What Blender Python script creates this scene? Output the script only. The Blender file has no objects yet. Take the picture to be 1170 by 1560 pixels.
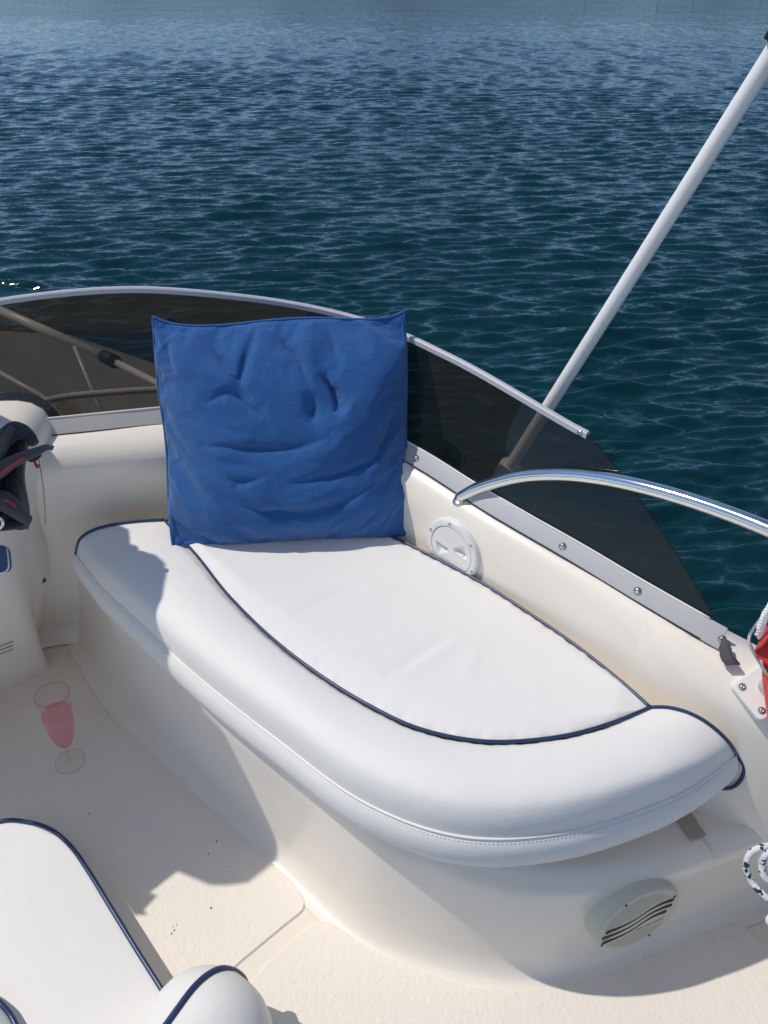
import bpy, math, random
import numpy as np
from mathutils import Vector, Matrix
random.seed(7); rng = np.random.default_rng(11)
scene = bpy.context.scene
COL = scene.collection
R = math.radians

# ------------------------------------------------------------------ camera
CAM_H = 1.30; PITCH = R(35.5); FOC = 1170.0
cam_d = bpy.data.cameras.new("camera"); cam = bpy.data.objects.new("camera", cam_d); COL.objects.link(cam)
cam.location = (0, 0, CAM_H); cam.rotation_euler = (R(90) - PITCH, 0, 0)
cam_d.sensor_fit = 'HORIZONTAL'; cam_d.angle = 2 * math.atan(585 / FOC)
cam_d.clip_start = 0.02; cam_d.clip_end = 3000
scene.camera = cam
scene.render.resolution_x = 768; scene.render.resolution_y = 1024

# ------------------------------------------------------------------ sky, sun, exposure
SUN = Vector((-0.534, 0.085, 0.84)).normalized()
world = bpy.data.worlds.new("World"); scene.world = world; world.use_nodes = True
wn = world.node_tree.nodes; wl = world.node_tree.links
bg = wn["Background"]; sky = wn.new("ShaderNodeTexSky"); sky.sky_type = 'NISHITA'; sky.sun_disc = False
sky.sun_elevation = math.asin(SUN.z); sky.sun_rotation = math.atan2(SUN.x, SUN.y)
sky.air_density = 0.8; sky.dust_density = 0.05; sky.ozone_density = 4.0
wl.new(sky.outputs[0], bg.inputs[0]); bg.inputs[1].default_value = 0.125
sd = bpy.data.lights.new("sun", 'SUN'); sun = bpy.data.objects.new("sun", sd); COL.objects.link(sun)
sd.energy = 2.6; sd.angle = R(0.55); sd.color = (1.0, 0.945, 0.865)
sun.rotation_euler = SUN.to_track_quat('Z', 'Y').to_euler(); sun.location = (-3, 0, 6)
scene.view_settings.view_transform = 'Standard'; scene.view_settings.look = 'None'
scene.view_settings.exposure = 0.06; scene.view_settings.gamma = 1.0
scene.cycles.max_bounces = 16; scene.cycles.diffuse_bounces = 10; scene.cycles.transparent_max_bounces = 24

# ------------------------------------------------------------------ helpers
def ray(px, py):
    u = (px - 585) / FOC; v = (780 - py) / FOC
    return np.array([u, math.cos(PITCH) + v * math.sin(PITCH), -math.sin(PITCH) + v * math.cos(PITCH)])
def at(px, py, z):                       # survey point: sight line met with the level z
    d = ray(px, py); return np.array([0, 0, CAM_H]) + d * ((z - CAM_H) / d[2])
def far(px, py, dist):                   # survey point at a distance along the sight line
    return np.array([0, 0, CAM_H]) + ray(px, py) * dist
def V(*a): return np.array(a, float)
def spline(pts, n, closed=False):
    """Catmull-Rom through pts, resampled to n points evenly by length."""
    p = np.array(pts, float)
    if len(p) == 2 and not closed:
        t = np.linspace(0, 1, n)[:, None]; return p[0] * (1 - t) + p[1] * t
    if closed: q = np.vstack([p[-1], p, p[0], p[1]])
    else: q = np.vstack([2 * p[0] - p[1], p, 2 * p[-1] - p[-2]])
    out = []
    for i in range(1, len(q) - 2):
        p0, p1, p2, p3 = q[i - 1], q[i], q[i + 1], q[i + 2]
        a = max(np.linalg.norm(p1 - p0), 1e-6) ** .5; b = max(np.linalg.norm(p2 - p1), 1e-6) ** .5; c = max(np.linalg.norm(p3 - p2), 1e-6) ** .5
        t1 = (p1 - p0) / a - (p2 - p0) / (a + b) + (p2 - p1) / b
        t2 = (p2 - p1) / b - (p3 - p1) / (b + c) + (p3 - p2) / c
        t1 = t1 * b; t2 = t2 * b
        for t in np.linspace(0, 1, 24, endpoint=False):
            h = t * t * (3 - 2 * t)
            out.append((2*t**3-3*t**2+1)*p1 + (t**3-2*t**2+t)*t1 + (-2*t**3+3*t**2)*p2 + (t**3-t**2)*t2)
    out.append(q[-2]); out = np.array(out)
    L = np.concatenate([[0], np.cumsum(np.linalg.norm(np.diff(out, axis=0), axis=1))])
    s = np.linspace(0, L[-1], n, endpoint=not closed)
    return np.stack([np.interp(s, L, out[:, k]) for k in range(out.shape[1])], 1)

class MB:
    def __init__(s): s.v = []; s.f = []; s.n = 0
    def add(s, v, f):
        v = np.asarray(v, float); s.v.append(v); s.f += [tuple(i + s.n for i in q) for q in f]; s.n += len(v); return s
    def grid(s, g, wrap_u=False, wrap_v=False, flip=False):
        g = np.asarray(g, float); a, b = g.shape[:2]; f = []
        for i in range(a if wrap_u else a - 1):
            for j in range(b if wrap_v else b - 1):
                q = (i*b+j, ((i+1) % a)*b+j, ((i+1) % a)*b+(j+1) % b, i*b+(j+1) % b)
                f.append(q[::-1] if flip else q)
        return s.add(g.reshape(-1, 3), f)
    def tube(s, path, rad, seg=10, cap=True, flat=1.0):
        p = np.asarray(path, float); n = len(p)
        r = np.full(n, rad) if np.isscalar(rad) else np.asarray(rad, float)
        T = np.gradient(p, axis=0); T /= np.linalg.norm(T, axis=1)[:, None] + 1e-12
        up = V(0, 0, 1) if abs(T[0, 2]) < .9 else V(0, 1, 0)
        rings = []; N = None
        for i in range(n):
            if N is None: N = np.cross(T[i], up)
            N = N - T[i] * np.dot(N, T[i]); N /= np.linalg.norm(N) + 1e-12
            B = np.cross(T[i], N)
            a = np.linspace(0, 2*np.pi, seg, endpoint=False)
            rings.append(p[i] + r[i] * (np.cos(a)[:, None] * N + flat * np.sin(a)[:, None] * B))
        base = s.n; s.grid(np.array(rings), wrap_v=True)
        if cap:
            s.f.append(tuple(base + k for k in range(seg)))
            s.f.append(tuple(base + (n-1)*seg + k for k in range(seg))[::-1])
        return s
    def box(s, c, half, ax=None):
        ax = np.eye(3) if ax is None else np.asarray(ax, float)
        v = [np.asarray(c) + ax.T @ (np.array([x, y, z]) * half) for x in (-1, 1) for y in (-1, 1) for z in (-1, 1)]
        return s.add(v, [(0,1,3,2),(4,6,7,5),(0,4,5,1),(2,3,7,6),(0,2,6,4),(1,5,7,3)])
    def lathe(s, prof, c, ax, seg=40, lean=(0, 0, 0)):
        """prof: list of (radius, height along axis); ax: 3x3 rows x,y,normal"""
        ax = np.asarray(ax); a = np.linspace(0, 2*np.pi, seg, endpoint=False); g = []
        for r, h in prof:
            g.append(np.asarray(c) + r * (np.cos(a)[:, None] * ax[0] + np.sin(a)[:, None] * ax[1]) + h * ax[2] + h * np.asarray(lean))
        return s.grid(np.array(g), wrap_v=True)
    def prism(s, poly, h0, h1, c, ax):
        ax = np.asarray(ax); n = len(poly)
        v = [np.asarray(c) + x*ax[0] + y*ax[1] + h*ax[2] for h in (h0, h1) for x, y in poly]
        f = [tuple(range(n))[::-1], tuple(range(n, 2*n))] + [(i, (i+1) % n, n+(i+1) % n, n+i) for i in range(n)]
        return s.add(v, f)
    def build(s, name, mat, parent=None, smooth=True, bevel=0, angle=None):
        me = bpy.data.meshes.new(name); me.from_pydata(np.vstack(s.v).tolist(), [], s.f); me.update()
        if smooth:
            me.polygons.foreach_set("use_smooth", [True] * len(me.polygons))
            if angle: me.set_sharp_from_angle(angle=R(angle))
        me.materials.append(mat)
        o = bpy.data.objects.new(name, me); COL.objects.link(o)
        if parent: o.parent = parent
        if bevel:
            m = o.modifiers.new("bevel", 'BEVEL'); m.width = bevel; m.segments = 3; m.limit_method = 'ANGLE'; m.angle_limit = R(40)
        return o
def frame(n, up=(0, 0, 1)):
    n = np.asarray(n, float); n /= np.linalg.norm(n); x = np.cross(up, n); x /= np.linalg.norm(x); y = np.cross(n, x)
    return np.array([x, y, n])
def empty(name, loc=(0, 0, 0)):
    o = bpy.data.objects.new(name, None); COL.objects.link(o); o.empty_display_size = .05
    return o
def tag(o, label=None, cat=None, group=None, kind=None):
    if label: o["label"] = label
    if cat: o["category"] = cat
    if group: o["group"] = group
    if kind: o["kind"] = kind
    return o
def sphere_screw(name, c, n, r, parent, mat):
    ax = frame(n, (0.1, 0.2, 1)); m = MB()
    m.lathe([(r*1.5, 0), (r*1.5, r*.12), (r*1.15, r*.2), (r, r*.45), (r*.7, r*.72), (r*.32, r*.8), (r*.3, r*.45), (0, r*.4)], c, ax, 14)
    return m.build(name, mat, parent)

# ------------------------------------------------------------------ materials
def mat(name, col, rough=.5, metal=0, spec=.5, noise=None, bump=None, coat=0, sheen=0):
    """noise=(scale, strength, colour2)  bump=[(kind, scale, strength, dist), ...]"""
    m = bpy.data.materials.new(name); m.use_nodes = True
    nt = m.node_tree; b = nt.nodes["Principled BSDF"]
    b.inputs["Base Color"].default_value = (*col, 1); b.inputs["Roughness"].default_value = rough
    b.inputs["Metallic"].default_value = metal; b.inputs["Specular IOR Level"].default_value = spec
    if coat: b.inputs["Coat Weight"].default_value = coat; b.inputs["Coat Roughness"].default_value = .08
    if sheen: b.inputs["Sheen Weight"].default_value = sheen; b.inputs["Sheen Roughness"].default_value = .5
    tc = nt.nodes.new("ShaderNodeTexCoord")
    if noise:
        for k, (sc, st, c2) in enumerate(noise):
            n = nt.nodes.new("ShaderNodeTexNoise"); n.inputs["Scale"].default_value = sc; n.inputs["Detail"].default_value = 6; n.inputs["Roughness"].default_value = .62
            nt.links.new(tc.outputs["Object"], n.inputs["Vector"])
            rp = nt.nodes.new("ShaderNodeMapRange"); rp.inputs[1].default_value = .45; rp.inputs[2].default_value = .75; rp.inputs[4].default_value = st
            nt.links.new(n.outputs["Fac"], rp.inputs[0])
            mx = nt.nodes.new("ShaderNodeMix"); mx.data_type = 'RGBA'
            src = b.inputs["Base Color"].links[0].from_socket if b.inputs["Base Color"].links else None
            if src: nt.links.new(src, mx.inputs[6])
            else: mx.inputs[6].default_value = (*col, 1)
            mx.inputs[7].default_value = (*c2, 1); nt.links.new(rp.outputs[0], mx.inputs[0])
            nt.links.new(mx.outputs[2], b.inputs["Base Color"])
    if bump:
        last = None
        for kind, sc, st, dist in bump:
            if kind == 'noise':
                n = nt.nodes.new("ShaderNodeTexNoise"); n.inputs["Scale"].default_value = sc; n.inputs["Detail"].default_value = 5; out = n.outputs["Fac"]
                nt.links.new(tc.outputs["Object"], n.inputs["Vector"])
            elif kind == 'cell':
                n = nt.nodes.new("ShaderNodeTexVoronoi"); n.inputs["Scale"].default_value = sc; n.feature = 'F1'; out = n.outputs["Distance"]
                nt.links.new(tc.outputs["Object"], n.inputs["Vector"])
            elif kind == 'crack':
                n0 = nt.nodes.new("ShaderNodeTexNoise"); n0.inputs["Scale"].default_value = sc * .6
                nt.links.new(tc.outputs["Object"], n0.inputs["Vector"])
                av = nt.nodes.new("ShaderNodeVectorMath"); av.operation = 'MULTIPLY_ADD'; av.inputs[1].default_value = (.35/sc*4,)*3
                nt.links.new(n0.outputs["Color"], av.inputs[0]); nt.links.new(tc.outputs["Object"], av.inputs[2])
                n = nt.nodes.new("ShaderNodeTexVoronoi"); n.inputs["Scale"].default_value = sc; n.feature = 'DISTANCE_TO_EDGE'
                nt.links.new(av.outputs[0], n.inputs["Vector"])
                cl = nt.nodes.new("ShaderNodeMapRange"); cl.inputs[2].default_value = .12; nt.links.new(n.outputs["Distance"], cl.inputs[0]); out = cl.outputs[0]
            elif kind == 'crumple':
                n0 = nt.nodes.new("ShaderNodeTexNoise"); n0.inputs["Scale"].default_value = sc*.5; n0.inputs["Detail"].default_value = 3
                nt.links.new(tc.outputs["Object"], n0.inputs["Vector"])
                av = nt.nodes.new("ShaderNodeVectorMath"); av.operation = 'MULTIPLY_ADD'; av.inputs[1].default_value = (1.6/sc,)*3
                nt.links.new(n0.outputs["Color"], av.inputs[0]); nt.links.new(tc.outputs["Object"], av.inputs[2])
                n = nt.nodes.new("ShaderNodeTexVoronoi"); n.inputs["Scale"].default_value = sc; n.feature = 'F1'; nt.links.new(av.outputs[0], n.inputs["Vector"]); out = n.outputs["Distance"]
            elif kind == 'weave':
                out = None
                for d in ('X', 'Z'):
                    w = nt.nodes.new("ShaderNodeTexWave"); w.bands_direction = d; w.inputs["Scale"].default_value = sc; w.inputs["Distortion"].default_value = 2.5; w.inputs["Detail Scale"].default_value = 1.5
                    nt.links.new(tc.outputs["Object"], w.inputs["Vector"])
                    if out is None: out = w.outputs["Fac"]
                    else:
                        ad = nt.nodes.new("ShaderNodeMath"); ad.operation = 'ADD'; nt.links.new(out, ad.inputs[0]); nt.links.new(w.outputs["Fac"], ad.inputs[1]); out = ad.outputs[0]
            bn = nt.nodes.new("ShaderNodeBump"); bn.inputs["Strength"].default_value = st; bn.inputs["Distance"].default_value = dist
            nt.links.new(out, bn.inputs["Height"])
            if last: nt.links.new(last, bn.inputs["Normal"])
            last = bn.outputs["Normal"]
        nt.links.new(last, b.inputs["Normal"])
    return m
M = {}
M['gelcoat'] = mat('gelcoat', (.87, .805, .71), .32, noise=[(3.0, .3, (.84, .775, .68)), (22, .15, (.79, .71, .60))], bump=[('noise', 9, .04, .01)], coat=.25)
M['floor'] = mat('floor_gelcoat', (.83, .765, .67), .42, noise=[(2.5, .35, (.82, .76, .675)), (30, .18, (.75, .67, .56)), (190, .25, (.66, .575, .47))], bump=[('noise', 30, .05, .004)])
M['nonskid'] = mat('nonskid_gelcoat', (.83, .77, .68), .55, noise=[(2.5, .35, (.82, .765, .685)), (40, .18, (.74, .665, .56))], bump=[('crack', 70, .16, .0014), ('noise', 110, .38, .0024), ('noise', 330, .25, .001)])
M['vinyl'] = mat('white_vinyl', (.835, .815, .785), .58, spec=.35, noise=[(5, .25, (.81, .79, .76)), (60, .06, (.74, .72, .69))], bump=[('noise', 300, .14, .001), ('crack', 9, .05, .003), ('noise', 22, .12, .004), ('noise', 5, .20, .02)])
M['piping'] = mat('navy_piping', (.022, .045, .12), .32, bump=[('noise', 400, .2, .001)])
M['alu'] = mat('brushed_aluminium', (.52, .52, .53), .42, metal=.35, noise=[(60, .3, (.50, .50, .50))], bump=[('noise', 120, .08, .001)])
M['steel'] = mat('polished_steel', (.78, .77, .75), .12, metal=1, noise=[(35, .25, (.62, .61, .60))], bump=[('noise', 60, .03, .001)])
M['screw'] = mat('screw_steel', (.55, .53, .50), .25, metal=1)
M['plastic'] = mat('white_plastic', (.80, .79, .765), .32, noise=[(8, .2, (.74, .72, .68))])
M['speaker'] = mat('speaker_plastic', (.62, .605, .50), .5, noise=[(12, .3, (.56, .545, .44))])
M['dark'] = mat('dark_slot', (.03, .028, .022), .7)
M['print'] = mat('black_print', (.05, .045, .04), .6)
M['rubber'] = mat('black_rubber', (.02, .02, .022), .55)
M['pole'] = mat('white_pole', (.86, .855, .85), .3, noise=[(14, .2, (.78, .77, .76))])
M['red'] = mat('red_nylon', (.62, .022, .018), .5, noise=[(20, .4, (.48, .012, .012))], bump=[('noise', 180, .2, .001)], sheen=.2)
M['redtrim'] = mat('red_trim', (.42, .04, .03), .6)
M['jacket'] = mat('black_softshell', (.018, .018, .024), .75, noise=[(30, .6, (.04, .04, .05))], bump=[('noise', 90, .3, .003)], sheen=.15)
M['jacket2'] = mat('grey_softshell', (.075, .072, .082), .8, noise=[(30, .6, (.045, .043, .05))], bump=[('noise', 90, .3, .003)], sheen=.15)
M['blueplastic'] = mat('blue_plastic', (.02, .07, .22), .3)
M['trimgrey'] = mat('screen_trim', (.50, .51, .56), .45, noise=[(40, .3, (.42, .42, .46))])
M['tan'] = mat('tan_pad', (.42, .34, .29), .6)
M['wood'] = mat('pile_timber', (.05, .045, .04), .8)
M['quay'] = mat('quay_concrete', (.45, .43, .38), .8, noise=[(.3, .5, (.32, .31, .28))])
M['yellow'] = mat('pale_yellow_paint', (.55, .48, .28), .7)
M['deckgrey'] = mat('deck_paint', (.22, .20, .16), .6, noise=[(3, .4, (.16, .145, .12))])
M['white_far'] = mat('white_hull_paint', (.8, .79, .77), .3)

def linen():
    m = mat('blue_linen', (.010, .10, .335), .9, noise=[(7, .5, (.009, .068, .235)), (55, .35, (.018, .10, .31))], sheen=.25,
            bump=[('crumple', 13, .30, .012), ('crumple', 34, .22, .005), ('noise', 90, .30, .002), ('weave', 170, .45, .0009)])
    nt = m.node_tree; b = nt.nodes["Principled BSDF"]        # slubby threads: stretched noise both ways
    tc = [n for n in nt.nodes if n.type == 'TEX_COORD'][0]
    for sc in ((900, 60, 60), (60, 60, 900)):
        mp = nt.nodes.new("ShaderNodeMapping"); mp.inputs["Scale"].default_value = sc; nt.links.new(tc.outputs["Object"], mp.inputs[0])
        n = nt.nodes.new("ShaderNodeTexNoise"); n.inputs["Scale"].default_value = .6; n.inputs["Detail"].default_value = 3; nt.links.new(mp.outputs[0], n.inputs["Vector"])
        rp = nt.nodes.new("ShaderNodeMapRange"); rp.inputs[1].default_value = .5; rp.inputs[2].default_value = .75; rp.inputs[4].default_value = .45; nt.links.new(n.outputs["Fac"], rp.inputs[0])
        mx = nt.nodes.new("ShaderNodeMix"); mx.data_type = 'RGBA'
        nt.links.new(b.inputs["Base Color"].links[0].from_socket, mx.inputs[6]); mx.inputs[7].default_value = (.026, .135, .37, 1)
        nt.links.new(rp.outputs[0], mx.inputs[0]); nt.links.new(mx.outputs[2], b.inputs["Base Color"])
    return m
M['linen'] = linen()
def smoked():
    m = bpy.data.materials.new('smoked_acrylic'); m.use_nodes = True; nt = m.node_tree; nt.nodes.clear()
    o = nt.nodes.new("ShaderNodeOutputMaterial"); t = nt.nodes.new("ShaderNodeBsdfTransparent"); t.inputs[0].default_value = (.52, .48, .42, 1)
    g = nt.nodes.new("ShaderNodeBsdfGlossy"); g.inputs["Roughness"].default_value = .03; g.inputs[0].default_value = (.9, .9, .9, 1)
    lw = nt.nodes.new("ShaderNodeLayerWeight"); lw.inputs[0].default_value = .5
    pw = nt.nodes.new("ShaderNodeMath"); pw.operation = 'POWER'; pw.inputs[1].default_value = 5; nt.links.new(lw.outputs["Facing"], pw.inputs[0])
    fr = nt.nodes.new("ShaderNodeMath"); fr.operation = 'MULTIPLY_ADD'; fr.inputs[1].default_value = .9; fr.inputs[2].default_value = .03; nt.links.new(pw.outputs[0], fr.inputs[0])
    d = nt.nodes.new("ShaderNodeBsdfDiffuse"); d.inputs[0].default_value = (.03, .028, .025, 1)
    mx0 = nt.nodes.new("ShaderNodeMixShader"); mx = nt.nodes.new("ShaderNodeMixShader")
    tc = nt.nodes.new("ShaderNodeTexCoord"); n = nt.nodes.new("ShaderNodeTexNoise"); n.inputs["Scale"].default_value = 240; n.inputs["Detail"].default_value = 2
    nt.links.new(tc.outputs["Object"], n.inputs["Vector"])
    n2 = nt.nodes.new("ShaderNodeTexNoise"); n2.inputs["Scale"].default_value = 7; nt.links.new(tc.outputs["Object"], n2.inputs["Vector"])
    ad = nt.nodes.new("ShaderNodeMath"); ad.operation = 'MULTIPLY'; nt.links.new(n.outputs["Fac"], ad.inputs[0]); nt.links.new(n2.outputs["Fac"], ad.inputs[1])
    rp = nt.nodes.new("ShaderNodeMapRange"); rp.inputs[1].default_value = .18; rp.inputs[2].default_value = .5; rp.inputs[3].default_value = .10; rp.inputs[4].default_value = .35
    nt.links.new(ad.outputs[0], rp.inputs[0]); nt.links.new(rp.outputs[0], mx0.inputs[0])
    nt.links.new(t.outputs[0], mx0.inputs[1]); nt.links.new(d.outputs[0], mx0.inputs[2])
    nt.links.new(fr.outputs[0], mx.inputs[0]); nt.links.new(mx0.outputs[0], mx.inputs[1]); nt.links.new(g.outputs[0], mx.inputs[2]); nt.links.new(mx.outputs[0], o.inputs[0])
    return m
M['smoked'] = smoked()
def clear(name, col, dens=1.0, rough=.02):
    m = bpy.data.materials.new(name); m.use_nodes = True; nt = m.node_tree; nt.nodes.clear()
    o = nt.nodes.new("ShaderNodeOutputMaterial"); t = nt.nodes.new("ShaderNodeBsdfTransparent"); t.inputs[0].default_value = (*col, 1)
    g = nt.nodes.new("ShaderNodeBsdfGlossy"); g.inputs["Roughness"].default_value = rough
    lw = nt.nodes.new("ShaderNodeLayerWeight"); lw.inputs[0].default_value = .18
    mu = nt.nodes.new("ShaderNodeMath"); mu.operation = 'MULTIPLY'; mu.inputs[1].default_value = dens; nt.links.new(lw.outputs["Facing"], mu.inputs[0])
    mx = nt.nodes.new("ShaderNodeMixShader"); nt.links.new(mu.outputs[0], mx.inputs[0]); nt.links.new(t.outputs[0], mx.inputs[1]); nt.links.new(g.outputs[0], mx.inputs[2]); nt.links.new(mx.outputs[0], o.inputs[0])
    return m
M['glass'] = clear('clear_plastic', (.985, .972, .972), .35)
M['glass2'] = clear('clear_foot', (.992, .985, .985), .12)
def pink():
    m = clear('pink_drink', (.975, .80, .82), .06); nt = m.node_tree; o = [n for n in nt.nodes if n.type == 'OUTPUT_MATERIAL'][0]; src = o.inputs[0].links[0].from_socket
    d = nt.nodes.new("ShaderNodeBsdfDiffuse"); d.inputs[0].default_value = (.98, .46, .52, 1); t = nt.nodes.new("ShaderNodeBsdfTranslucent"); t.inputs[0].default_value = (.98, .50, .56, 1)
    a = nt.nodes.new("ShaderNodeMixShader"); nt.links.new(d.outputs[0], a.inputs[1]); nt.links.new(t.outputs[0], a.inputs[2])
    b = nt.nodes.new("ShaderNodeMixShader"); b.inputs[0].default_value = .36; nt.links.new(src, b.inputs[1]); nt.links.new(a.outputs[0], b.inputs[2]); nt.links.new(b.outputs[0], o.inputs[0]); return m
M['drink'] = pink()
def water():
    m = bpy.data.materials.new('sea_water'); m.use_nodes = True; nt = m.node_tree; b = nt.nodes["Principled BSDF"]
    b.inputs["Base Color"].default_value = (.003, .033, .040, 1); b.inputs["Roughness"].default_value = .09; b.inputs["IOR"].default_value = 1.333
    tc = nt.nodes.new("ShaderNodeTexCoord"); geo = nt.nodes.new("ShaderNodeNewGeometry"); last = geo.outputs["Normal"]
    for sx, sy, sc, amp in ((.5, 1.2, .30, .10), (.5, 1.8, 4.5, .66), (.8, 1.5, 13, .5)):      # ripple slopes too small for the mesh
        mp = nt.nodes.new("ShaderNodeMapping"); mp.inputs["Scale"].default_value = (sx, sy, 1); mp.inputs["Rotation"].default_value = (0, 0, R(10)); nt.links.new(tc.outputs["Object"], mp.inputs[0])
        n = nt.nodes.new("ShaderNodeTexNoise"); n.inputs["Scale"].default_value = sc; n.inputs["Detail"].default_value = 3; nt.links.new(mp.outputs[0], n.inputs["Vector"])
        sub = nt.nodes.new("ShaderNodeVectorMath"); sub.operation = 'SUBTRACT'; sub.inputs[1].default_value = (.5, .5, .5); nt.links.new(n.outputs["Color"], sub.inputs[0])
        mad = nt.nodes.new("ShaderNodeVectorMath"); mad.operation = 'MULTIPLY_ADD'; mad.inputs[1].default_value = (amp*.6, amp, 0); nt.links.new(sub.outputs[0], mad.inputs[0]); nt.links.new(last, mad.inputs[2])
        last = mad.outputs[0]
    no = nt.nodes.new("ShaderNodeVectorMath"); no.operation = 'NORMALIZE'; nt.links.new(last, no.inputs[0]); nt.links.new(no.outputs[0], b.inputs["Normal"]); return m
M['water'] = water()

# ------------------------------------------------------------------ water
WZ = -3.2
def build_water():
    nr, na = 1350, 700
    r = np.concatenate([np.linspace(.0, 3., 4)[:-1], 3.0 * 70 ** np.linspace(0, 1, nr), 210 * 3.4 ** np.linspace(0, 1, 120)[1:]])
    a = np.linspace(R(-48), R(48), na)
    rr, aa = np.meshgrid(r, a, indexing='ij')
    x = rr * np.sin(aa); y = rr * np.cos(aa) - 1.0; h = np.zeros_like(x)
    sp = np.where(rr < 210, rr * .0032, rr * .0105)
    for k in range(130):
        wl_ = math.exp(rng.uniform(math.log(.12), math.log(1.0))); th = R(97) + rng.normal(0, .27)
        kx, ky = math.cos(th) * 2*math.pi/wl_, math.sin(th) * 2*math.pi/wl_
        amp = .0066 * wl_ ** .90 * (1.15 if .22 < wl_ < .55 else .85)
        fade = np.clip((wl_ / sp - 2.2) / 2.5, 0, 1)
        h += amp * fade * np.sin(kx*x + ky*y + rng.uniform(0, 6.28))
    patch = 1 + .28*np.sin(.11*x+.5+.05*y) * np.sin(.16*y+1.1) 
    h *= patch
    h = h + 2.0 * h * np.abs(h) * (h > 0)
    g = np.stack([x, y, WZ + h], -1); a_, b_ = x.shape
    idx = np.arange(a_*b_).reshape(a_, b_)
    f = np.stack([idx[:-1, :-1], idx[:-1, 1:], idx[1:, 1:], idx[1:, :-1]], -1).reshape(-1, 4)
    me = bpy.data.meshes.new('water'); me.vertices.add(a_*b_); me.vertices.foreach_set('co', g.reshape(-1))
    me.loops.add(f.size); me.loops.foreach_set('vertex_index', f.reshape(-1).astype(np.int32)); me.polygons.add(len(f))
    me.polygons.foreach_set('loop_start', np.arange(0, f.size, 4, dtype=np.int32))
    me.polygons.foreach_set('use_smooth', np.ones(len(f), bool)); me.update(calc_edges=True); me.validate()
    me.materials.append(M['water']); o = bpy.data.objects.new('water', me); COL.objects.link(o)
    tag(o, 'dark teal rippled sea water round the boat', 'water', kind='structure')
build_water()
wb = MB(); wb.add([(-1500, -1500, WZ-.6), (1500, -1500, WZ-.6), (1500, 2500, WZ-.6), (-1500, 2500, WZ-.6)], [(0, 1, 2, 3)])
tag(wb.build('deep_water', M['water'], smooth=False), 'deep water below the rippled surface out to the horizon', 'water', kind='structure')

# unseen wooded ridge added to darken the reflected horizon; haze blue in its colour
def added_ridge():
    nx, ny = 260, 26; g = np.zeros((nx, ny, 3)); r5 = np.random.default_rng(21)
    ang = np.linspace(R(-100), R(100), nx); ridge = 48 + 18*np.sin(ang*3.1+.6) + 11*np.sin(ang*7.3+2) + 7*np.sin(ang*17+1) + 3*np.sin(ang*41)
    for j, t in enumerate(np.linspace(0, 1, ny)):
        r_ = 620 + 420*t; hh = ridge*math.sin(t*math.pi/2)**.8
        g[:, j, 0] = r_*np.sin(ang); g[:, j, 1] = r_*np.cos(ang); g[:, j, 2] = WZ - 1.5 + 1.5*min(1, t*8) + hh*(1 + .08*np.sin(ang*60+t*9)) + r5.normal(0, 1.2, nx)*t
    m = MB(); m.grid(g, flip=True)
    tag(m.build('reflected_hills', mat('hazy_wooded_slope', (.035, .062, .080), .9, noise=[(.02, .6, (.05, .08, .09)), (.15, .5, (.025, .045, .05))])), 'dark bluish wooded slopes added out of view for the water to reflect', 'reflected_hills', kind='structure')
added_ridge()

# far quay with piles
def quay():
    y0 = 200.
    m = MB(); m.box((20, y0+70, WZ+.9), (190, 4, .55))
    q = tag(m.build('pontoon', M['quay'], smooth=False), 'long pale pontoon far across the water', 'pontoon')
    f = y0 * math.cos(PITCH) + 4.5 * math.sin(PITCH)
    xs = [(p - 585) / FOC * f for p in (892, 1003, 1057, 1107, 1158, 1212)]
    for x in xs:
        p = MB(); p.tube([(x, y0-1.5, WZ-1), (x, y0-1.5, WZ+2.0)], [.24, .20], 10)
        tag(p.build('mooring_pile', M['wood']), 'dark timber mooring pile standing in front of the far pontoon', 'pile', 'mooring piles along the pontoon')
quay()

# ------------------------------------------------------------------ coaming (side moulding of the cockpit)
S = [V(-1.60, .86, .575), V(-1.15, 1.10, .575), V(-.88, 1.215, .572), at(50, 668, .57), at(150, 658, .57), at(250, 648, .57), V(-.22, 1.335, .565), V(-.07, 1.295, .558),
     at(622, 708, .55), at(740, 783, .538), at(860, 853, .525), at(970, 920, .512), at(1105, 998, .50), V(.572, .712, .487), V(.665, .655, .478), V(.78, .60, .47), V(1.0, .45, .46), V(1.25, -.6, .45), V(1.25, -1.9, .45)]
INSET = [.052]*6 + [.045, .02, .008, .006, .006, .006, .010, .02, .02, .02, .02, .02, .02]
WALL = [V(-1.6, .86, 0), V(-1.15, 1.12, 0), V(-.88, 1.25, 0), at(80, 972, 0), at(126, 968, 0), V(-.48, 1.31, 0), V(-.2, 1.30, 0), V(-.06, 1.235, 0),
        V(.025, 1.165, .0), V(.136, 1.062, 0), V(.252, .945, 0), V(.338, .838, 0), V(.415, .745, 0), V(.515, .690, 0), V(.630, .662, 0), V(.76, .63, 0), V(.93, .46, 0), V(1.17, -.6, 0), V(1.17, -1.9, 0)]
WMZ = [.0, .0, .0, .0, .0, .0, .0, .25, .36, .35, .335, .31, .27, .235, .222, .215, .2, .0, .0]
WMZ = [max(z, .001) for z in WMZ]
NS = 200
Ssp = spline(S, NS)
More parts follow.
